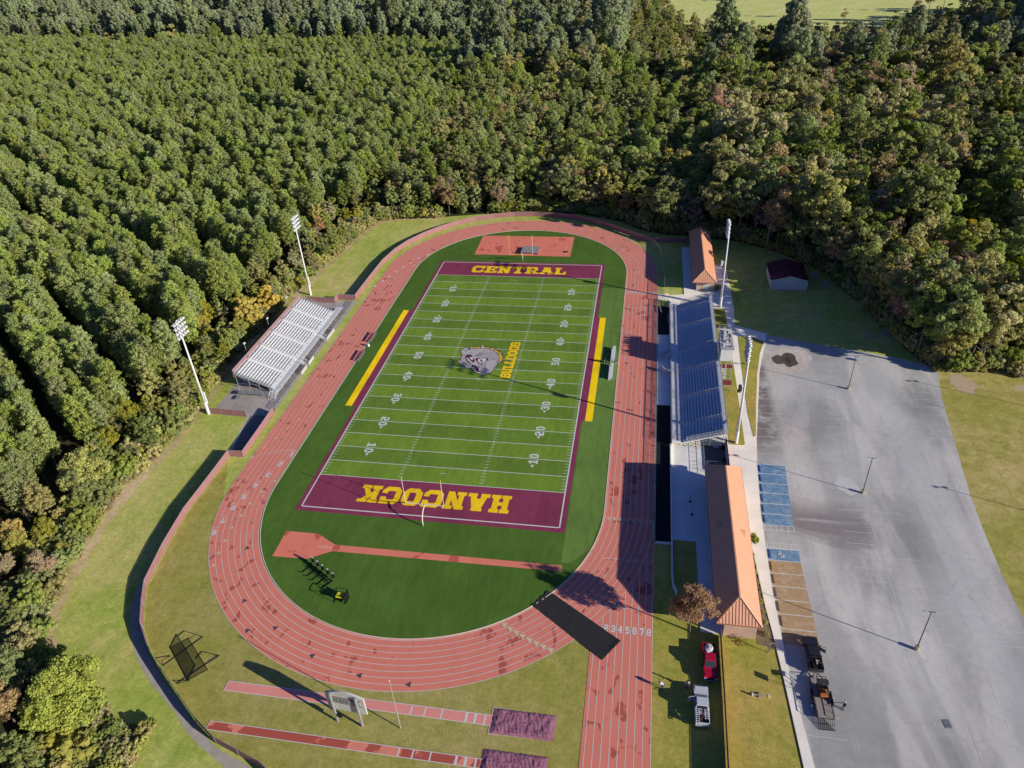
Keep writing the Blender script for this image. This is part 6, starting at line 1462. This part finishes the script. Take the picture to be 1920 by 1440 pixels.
# A: plantation rows
dvx, dvy = math.cos(math.radians(-37)), math.sin(math.radians(-37)); nvx, nvy = -dvy, dvx
for i in range(-220, 420):
    off = i * 3.25 + (.4 if i % 5 == 1 else -.4 if i % 5 == 4 else 0)
    gaprow = i % 5 == 0
    t = -1100.0
    while t < 700:
        t += 3.1 + rt_.uniform(-.9, .9)
        x = -150 + nvx * off + dvx * t + rt_.uniform(-.45, .45); y = 150 + nvy * off + dvy * t + rt_.uniform(-.45, .45)
        if gaprow and noise.noise(Vector((t * .02, i * .7, 5))) > -.08: continue
        wv_ = 3.2 * noise.noise(Vector((t * .012, i * .05, 1))); x += wv_ * nvx; y += wv_ * nvy
        if x > -58 or y < -140 or y > 560 or not in_plant(x, y): continue
        if noise.noise(Vector((x * .035, y * .035, 9))) < -.42: continue
        if inpoly(x, y, GLADE) or inpoly(x, y, CLX): continue
        de = dist_edge(x, y) if x > -110 else 99
        if de < 13 + 5 * noise.noise(Vector((x * .05, y * .05, 2))): continue
        if not keep(x, y): continue
        k = 'pine' if rt_.random() > .035 else pick([('olive', 3), ('yellow', 1), ('lime', 1), ('brown', 1)])
        addt(k, x, y, rt_.uniform(.70, 1.20) * (1 if k == 'pine' else .8))
NPL = len(TREES)
# B: natural woods, jittered grid with growing spacing
def natural(x, y, sp):
    de = dist_edge(x, y) if (-140 < x < 200 and y < 190) else 99
    n1 = noise.noise(Vector((x * .012, y * .012, 4))); n2 = noise.noise(Vector((x * .03, y * .03, 8)))
    if x < -52 and y < 120 and de < 24:        # autumn belt along the west lawn
        w_ = [('belt', 6.0), ('olive', 2.0), ('dark', 1.8), ('lime', 1.0), ('yellow', .45), ('tan', .6), ('rust', .25), ('brown', .25)]; s = rt_.uniform(.55, .95) * (0.72 + .02 * de)
    elif x < -55 and y > 300:
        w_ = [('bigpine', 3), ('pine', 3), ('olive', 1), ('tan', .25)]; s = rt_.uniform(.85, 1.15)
    elif x < -58 and y < 110:
        w_ = [('pine', 3), ('dark', 2), ('olive', 1.2), ('brown', .4)]; s = rt_.uniform(.75, 1.1)
    elif y > 80 and x < 60:                   # north woods
        if de < 16: w_ = [('cone', 4), ('dark', 2.4), ('olive', 1.4), ('tan', .8), ('brown', .5), ('yellow', .3)]; s = rt_.uniform(.7, 1.1)
        else: w_ = [('pine', 6.0), ('dark', 2.6), ('olive', 1.6 + 2 * n1), ('tan', .5), ('yellow', .22), ('brown', .5), ('lime', .3), ('bareT', .5 + n2)]; s = rt_.uniform(.75, 1.15)
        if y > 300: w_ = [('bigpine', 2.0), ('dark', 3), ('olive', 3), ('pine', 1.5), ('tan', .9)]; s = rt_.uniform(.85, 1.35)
        if x > 5: s *= 1.18
    else:                                     # east woods
        w_ = [('dark', 4.0), ('olive', 3.2 + 2.5 * n1), ('tan', 1.3), ('rust', .6 - n1), ('pine', 1.3 - 2.2 * n1), ('yellow', .4), ('brown', .3), ('lime', .5), ('bareT', .5)]; s = rt_.uniform(.95, 1.5)
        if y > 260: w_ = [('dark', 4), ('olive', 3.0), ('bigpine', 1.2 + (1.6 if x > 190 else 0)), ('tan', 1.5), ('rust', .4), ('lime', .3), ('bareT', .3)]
    if x > 60 and de < 40: s *= 1.18
    s *= 1 + .22 * noise.noise(Vector((x * .06, y * .06, 15)))
    if (x > 60 or y > 240) and rt_.random() < .16: s *= 1.45
    if 15 < x < 250 and y > 300: w_ = [('dark', 3), ('olive', 2), ('tan', .5)]; s = rt_.uniform(.65, 1.0)
    if x > 60 and y < 60 and de < 48: s = min(s, 1.32 if de > 6 else 1.2)
    if 58 < x < 105 and y > 62 and de < 30: s = rt_.uniform(1.35, 1.75)
    if y < -88: s *= .62
    w_ = [(k, max(0.02, q)) for k, q in w_]
    addt(pick(w_), x, y, s)
y = -150.0
while y < 1050:
    sp = 4.4 if y < 150 else (5.6 if y < 330 else 8.2)
    xa, xb = (-1100, 700)
    x = xa
    while x < xb:
        x += sp * (1.28 if x > 62 and y > 20 else 1.0)
        px_, py_ = x + rt_.uniform(-.42, .42) * sp, y + rt_.uniform(-.42, .42) * sp
        if not keep(px_, py_): continue
        if inpoly(px_, py_, CLX) or inpoly(px_, py_, MEADOW) or inpoly(px_, py_, GLADE): continue
        if in_plant(px_, py_):
            de = dist_edge(px_, py_) if px_ > -110 else 99
            if de > 12.5 + 5 * noise.noise(Vector((px_ * .05, py_ * .05, 2))): continue
        if abs(py_ - (418 - (px_ + 190) * .19)) < 7 and px_ < -150: continue     # dark ride between plantation and tall stand
        if math.dist((px_, py_), (-39.5, -99.4)) < 6.5: continue
        natural(px_, py_, sp)
    y += sp
for (k, x, y, s) in [('dark', 104.5, 3.8, 1.5), ('dark', 99.8, 9.5, 1.35), ('olive', 114.5, 7.5, 1.5), ('dark', 121, 8, 1.5), ('dark', 92.5, 44, 1.2), ('dark', 88, 56, 1.6), ('olive', 98.5, 27, 1.35), ('dark', 80, 67, 1.5), ('dark', 101, 36, 1.25), ('dark', 97, 50, 1.3), ('olive', 103, 21, 1.5), ('olive', 110, 6.5, 1.35), ('dark', 122, 12, 1.45), ('dark', 99.5, 20, 1.35), ('olive', 97, 31, 1.3), ('dark', 145, 540, .9), ('olive', 176, 497, .8), ('tan', 240, 545, .9), ('dark', 250, 548, 1.2), ('dark', 262, 553, 1.3), ('dark', 120, 650, 1.2), ('dark', 175, 760, 1.1), ('dark', 160, 765, 1.1), ('dark', 190, 765, 1.1), ('dark', 205, 770, 1.2), ('dark', 145, 770, 1.0)]: addt(k, x, y, s)

# hand-placed landmark trees, each its own thing
def tree_obj(name, key, v, x, y, s, rot, label, cat, group=None):
    cm, tm, H, R, _ = PROT[key][v]
    rt = bpy.data.objects.new(name, None); COL.objects.link(rt); rt.location = (x, y, -.05); rt.rotation_euler = (0, 0, rot); rt.scale = (s, s, s) if not hasattr(s, '__len__') else s; rt.empty_display_size = .5
    tag(rt, label, cat, group)
    c = bpy.data.objects.new('crown', cm); COL.objects.link(c); c.parent = rt
    t = bpy.data.objects.new('trunk', tm); COL.objects.link(t); t.parent = rt
    return rt
proto('sp_lime', 'decid', 9, 5.0, .6, 401, mat_leaf('leaf_bright_lime', (.62, .67, .15), .05), 3.4, .17, None, False, .5); proto('sp_lime2', 'decid', 9, 4.2, .8, 402, bpy.data.materials['leaf_bright_lime'], 2.6, .18, None, False, .5); proto('sp_rust', 'decid', 9.2, 3.3, 2.0, 411, mat_leaf('leaf_copper', (.62, .43, .28), .1), 2.2, .13, M_BARK, False, 1)
proto('sp_east', 'decid', 17, 7.5, .8, 403, mat_leaf('leaf_mid_green', (.36, .44, .13), .1), 3.0, .40); proto('sp_yel', 'decid', 10, 3.6, 1.0, 405, LEAF['yellow'], 1.5, .27); proto('sp_orange', 'decid', 15, 4.5, 5, 406, LEAF['rust'], 1.5, .30)
LM = [('broadleaf_tree', 'sp_lime', -39.6, -99.6, 1.0, 'bright lime green round tree at the lower left edge of the lawn', 'tree'),
 ('broadleaf_tree', 'sp_lime2', -67.5, -56.0, 1.05, 'bright yellow-green tree in the left woods level with the near end zone', 'tree'),
 ('broadleaf_tree', 'sp_yel', -66.0, 9.0, 1.0, 'tall golden yellow tree right behind the visitor bleacher', 'tree'),
 ('broadleaf_tree', 'sp_yel', -64.6, 17.5, .9, 'smaller yellow tree behind the far end of the visitor bleacher', 'tree'),
 ('autumn_tree', 'sp_rust', 46.3, -74.0, 1.0, 'lone copper leaved autumn tree beside the near brick building', 'tree'),
 ('broadleaf_tree', 'sp_east', 105.5, 10.5, 1.0, 'huge dark green tree at the corner of the woods above the parking lot', 'tree'),
 ('broadleaf_tree', 'sp_east', 116.0, 14.0, .95, 'second huge green tree at the parking lot corner, right of the first', 'tree'),
 ('autumn_tree', 'sp_orange', 112.5, 32.0, 1.0, 'orange autumn tree rising behind the huge tree by the parking lot', 'tree'),
 ('broadleaf_tree', 'sp_yel', 101.5, 52.0, 1.15, 'bright yellow tree in the dark woods right of the white shed', 'tree')]
for i, (nm, key, x, y, s, lab, cat) in enumerate(LM): tree_obj(nm, key, 0, x, y, s, i * 1.3, lab, cat)
lmxy = [(q[2], q[3], 7.5 if q[3] < -90 else 4.5) for q in LM]
TREES = [t for t in TREES if not any(math.dist((t[2], t[3]), (a, b_)) < r for a, b_, r in lmxy)]
# the 300 pines and 300 broadleaf trees that show largest are objects, the rest is two woods
PINEK = ('pine', 'bigpine', 'cone')
def score(t):
    H = PROT[t[0]][t[1]][2] * t[4]; a = view_uv((t[2], t[3], H * .6))
    if not a or not (-15 < a[0] < 1935 and -10 < a[1] < 1450): return -1
    de = dist_edge(t[2], t[3]) if t[2] > -140 and t[3] < 190 else 40
    return 1369 * PROT[t[0]][t[1]][3] * t[4] / a[2] * (1.5 if de < 7 else 1)
sc_ = [score(t) for t in TREES]
order = sorted(range(len(TREES)), key=lambda i: -sc_[i])
pi_ = [i for i in order if TREES[i][0] in PINEK and sc_[i] > 0][:300]; bi_ = [i for i in order if TREES[i][0] not in PINEK and sc_[i] > 0][:300]
KN = {'pine': ('pine_tree', 'mid green pine'), 'bigpine': ('pine_tree', 'tall dark pine'), 'cone': ('conifer_tree', 'small dark cone-shaped tree'), 'dark': ('broadleaf_tree', 'dark green broadleaf tree'), 'olive': ('broadleaf_tree', 'olive green broadleaf tree'), 'belt': ('broadleaf_tree', 'light yellow-olive leafy tree'), 'lime': ('broadleaf_tree', 'yellow-green leafy tree'), 'yellow': ('autumn_tree', 'golden yellow autumn tree'), 'rust': ('autumn_tree', 'rust coloured autumn tree'), 'tan': ('autumn_tree', 'tan leaved autumn tree'), 'brown': ('autumn_tree', 'thin pinkish brown autumn tree'), 'bareT': ('bare_tree', 'nearly bare pale branched tree')}
def zone(x, y):
    if y < -70 and x < 0: return 'in the bottom left corner woods'
    if x < -50 and y < -25: return 'in the woods left of the southwest lawn'
    if x < -50 and y < 32: return 'in the woods behind the visitor bleacher'
    if x < -40: return 'in the woods northwest of the track'
    if x < 20: return 'in the woods behind the north bend of the track'
    if x < 62: return 'in the dark woods behind the far brick building'
    if y < 25: return 'in the woods at the corner above the parking lot'
    return 'in the east woods beyond the white shed'
for i in pi_ + bi_:
    k, v, x, y, s, r = TREES[i]; nm, ds = KN[k]; z_ = zone(x, y); gp = ds + 's ' + z_
    tree_obj(nm, k, v, x, y, s, r, ds + ' ' + z_, 'tree', gp)
chosen = set(pi_ + bi_)
REST = [t for i, t in enumerate(TREES) if i not in chosen]
print("TREES", len(TREES), "plantation", NPL, "rest", len(REST))
def stuff(name, items, label, cat):
    """items: (key, variant, x, y, scale, rot). One object whose geometry nodes scatter the tree meshes on its points."""
    kinds = sorted({(t[0], t[1]) for t in items}); ki = {k: i for i, k in enumerate(kinds)}
    me = bpy.data.meshes.new(name); me.vertices.add(len(items)); me.vertices.foreach_set('co', np.array([(t[2], t[3], -.05) for t in items], float).ravel())
    a = me.attributes.new('kind_index', 'INT', 'POINT'); a.data.foreach_set('value', [ki[(t[0], t[1])] for t in items])
    a = me.attributes.new('size', 'FLOAT', 'POINT'); a.data.foreach_set('value', [t[4] for t in items])
    a = me.attributes.new('turn', 'FLOAT_VECTOR', 'POINT'); a.data.foreach_set('vector', np.array([(0, 0, t[5]) for t in items], float).ravel())
    o = bpy.data.objects.new(name, me); COL.objects.link(o)
    g = bpy.data.node_groups.new(name + '_scatter', 'GeometryNodeTree'); g.interface.new_socket('Geometry', in_out='INPUT', socket_type='NodeSocketGeometry'); g.interface.new_socket('Geometry', in_out='OUTPUT', socket_type='NodeSocketGeometry')
    gi = g.nodes.new('NodeGroupInput'); go = g.nodes.new('NodeGroupOutput'); jn = g.nodes.new('GeometryNodeJoinGeometry')
    def attr(nm, ty): n = g.nodes.new('GeometryNodeInputNamedAttribute'); n.data_type = ty; n.inputs[0].default_value = nm; return n.outputs[0]
    kx, sz, tn = attr('kind_index', 'INT'), attr('size', 'FLOAT'), attr('turn', 'FLOAT_VECTOR')
    for (k, v), i in ki.items():
        P, N, S, rng, lm, bk, mt = PROT[k][v][4]
        jm = quads_mesh(f'{k}_whole', P, N, S, rng, [mt, bk], lm); po = bpy.data.objects.new(f'{k}_whole', jm)
        oi = g.nodes.new('GeometryNodeObjectInfo'); oi.inputs[0].default_value = po; oi.inputs['As Instance'].default_value = True
        cp = g.nodes.new('FunctionNodeCompare'); cp.data_type = 'INT'; cp.operation = 'EQUAL'; g.links.new(kx, cp.inputs[2]); cp.inputs[3].default_value = i
        ip = g.nodes.new('GeometryNodeInstanceOnPoints'); g.links.new(gi.outputs[0], ip.inputs['Points']); g.links.new(cp.outputs[0], ip.inputs['Selection']); g.links.new(oi.outputs['Geometry'], ip.inputs['Instance'])
        g.links.new(tn, ip.inputs['Rotation']); g.links.new(sz, ip.inputs['Scale']); g.links.new(ip.outputs[0], jn.inputs[0])
    g.links.new(jn.outputs[0], go.inputs[0]); md = o.modifiers.new('scatter', 'NODES'); md.node_group = g
    tag(o, label, cat, None, 'stuff'); return o
stuff('pine_forest', [t for t in REST if t[0] in PINEK], 'mass of pine trees reaching from the west rows to the horizon', 'forest')
stuff('mixed_forest', [t for t in REST if t[0] not in PINEK], 'mass of mixed green and autumn coloured woods around the stadium', 'forest')
# undergrowth along the wood edges
UG = []
for P_ in (LEFT_EDGE, RIGHT_EDGE[3:]):
    for (x, y) in dens(P_, .55):
        for q in range(3):
            k = 'bush' if rt_.random() < .6 else 'weed'; d = abs(rt_.gauss(0, 1)) * 2.0 + .2; nx_, ny_ = (-1, 0) if P_ is LEFT_EDGE else (.6, .8)
            xx, yy = x + nx_ * d + rt_.uniform(-1, 1), y + ny_ * d + rt_.uniform(-1, 1)
            if inpoly(xx, yy, CLX) and rt_.random() < .8: continue
            UG.append((k, rt_.randrange(len(PROT[k])), xx, yy, rt_.uniform(.45, 1.15), rt_.uniform(0, 6.28)))
for q in range(420):      # dry brush in the bottom left
    x, y = rt_.gauss(-31, 3.0), rt_.gauss(-104, 2.8)
    if x > -27 or y > -99.5: continue
    k = 'weed' if rt_.random() < .7 else 'bush'; UG.append((k, rt_.randrange(len(PROT[k])), x, y, rt_.uniform(.4, 1.1), rt_.uniform(0, 6.28)))
for q in range(500):
    x, y = rt_.uniform(118, 132), rt_.uniform(2, 24); UG.append(('weed' if q % 3 else 'bush', 0, x, y, rt_.uniform(.6, 1.5), rt_.uniform(0, 6.28)))
for P_ in (LEFT_EDGE, RIGHT_EDGE[3:]):
    for (x, y) in dens(P_, 1.1):
        for q in range(3):
            d = rt_.uniform(.6, 7.0); nx_, ny_ = (-1, 0) if P_ is LEFT_EDGE else (.6, .8)
            UG.append(('bush', rt_.randrange(3), x + nx_ * d + rt_.uniform(-1, 1), y + ny_ * d + rt_.uniform(-1, 1), rt_.uniform(1.0, 2.3), rt_.uniform(0, 6.28)))
stuff('undergrowth', UG, 'tangled bushes and dry weeds along the edges of the woods', 'undergrowth')
# shrubs of the planting bed, and two lone shrubs
ordw = ['first', 'second', 'third', 'fourth', 'fifth', 'sixth', 'seventh', 'eighth', 'ninth']
for i in range(9):
    y = -57.4 - i * 1.98; tree_obj('shrub', 'bush', (1, 0, 1)[i % 3], 56.75 + .08 * i, y, .45, i * .7, f'{ordw[i]} low brown-green shrub from the north in the bed beside the near brick building', 'shrub', 'shrubs in the planting bed')
tree_obj('shrub', 'bush', 2, 57.4, -54.6, .75, 1, 'round green shrub at the north end of the planting bed', 'shrub')
tree_obj('shrub', 'bush', 2, 57.2, 40.3, .85, 2, 'dark round shrub at the corner of the far brick building', 'shrub')
proto('twig', 'decid', 2.4, .9, .8, 500, LEAF['brown'], .15, .12, M_BARKP, True)
tree_obj('sapling', 'twig', 0, 57.4, -76.3, 1, 0, 'leafless sapling in front of the south wall of the near brick building', 'sapling')
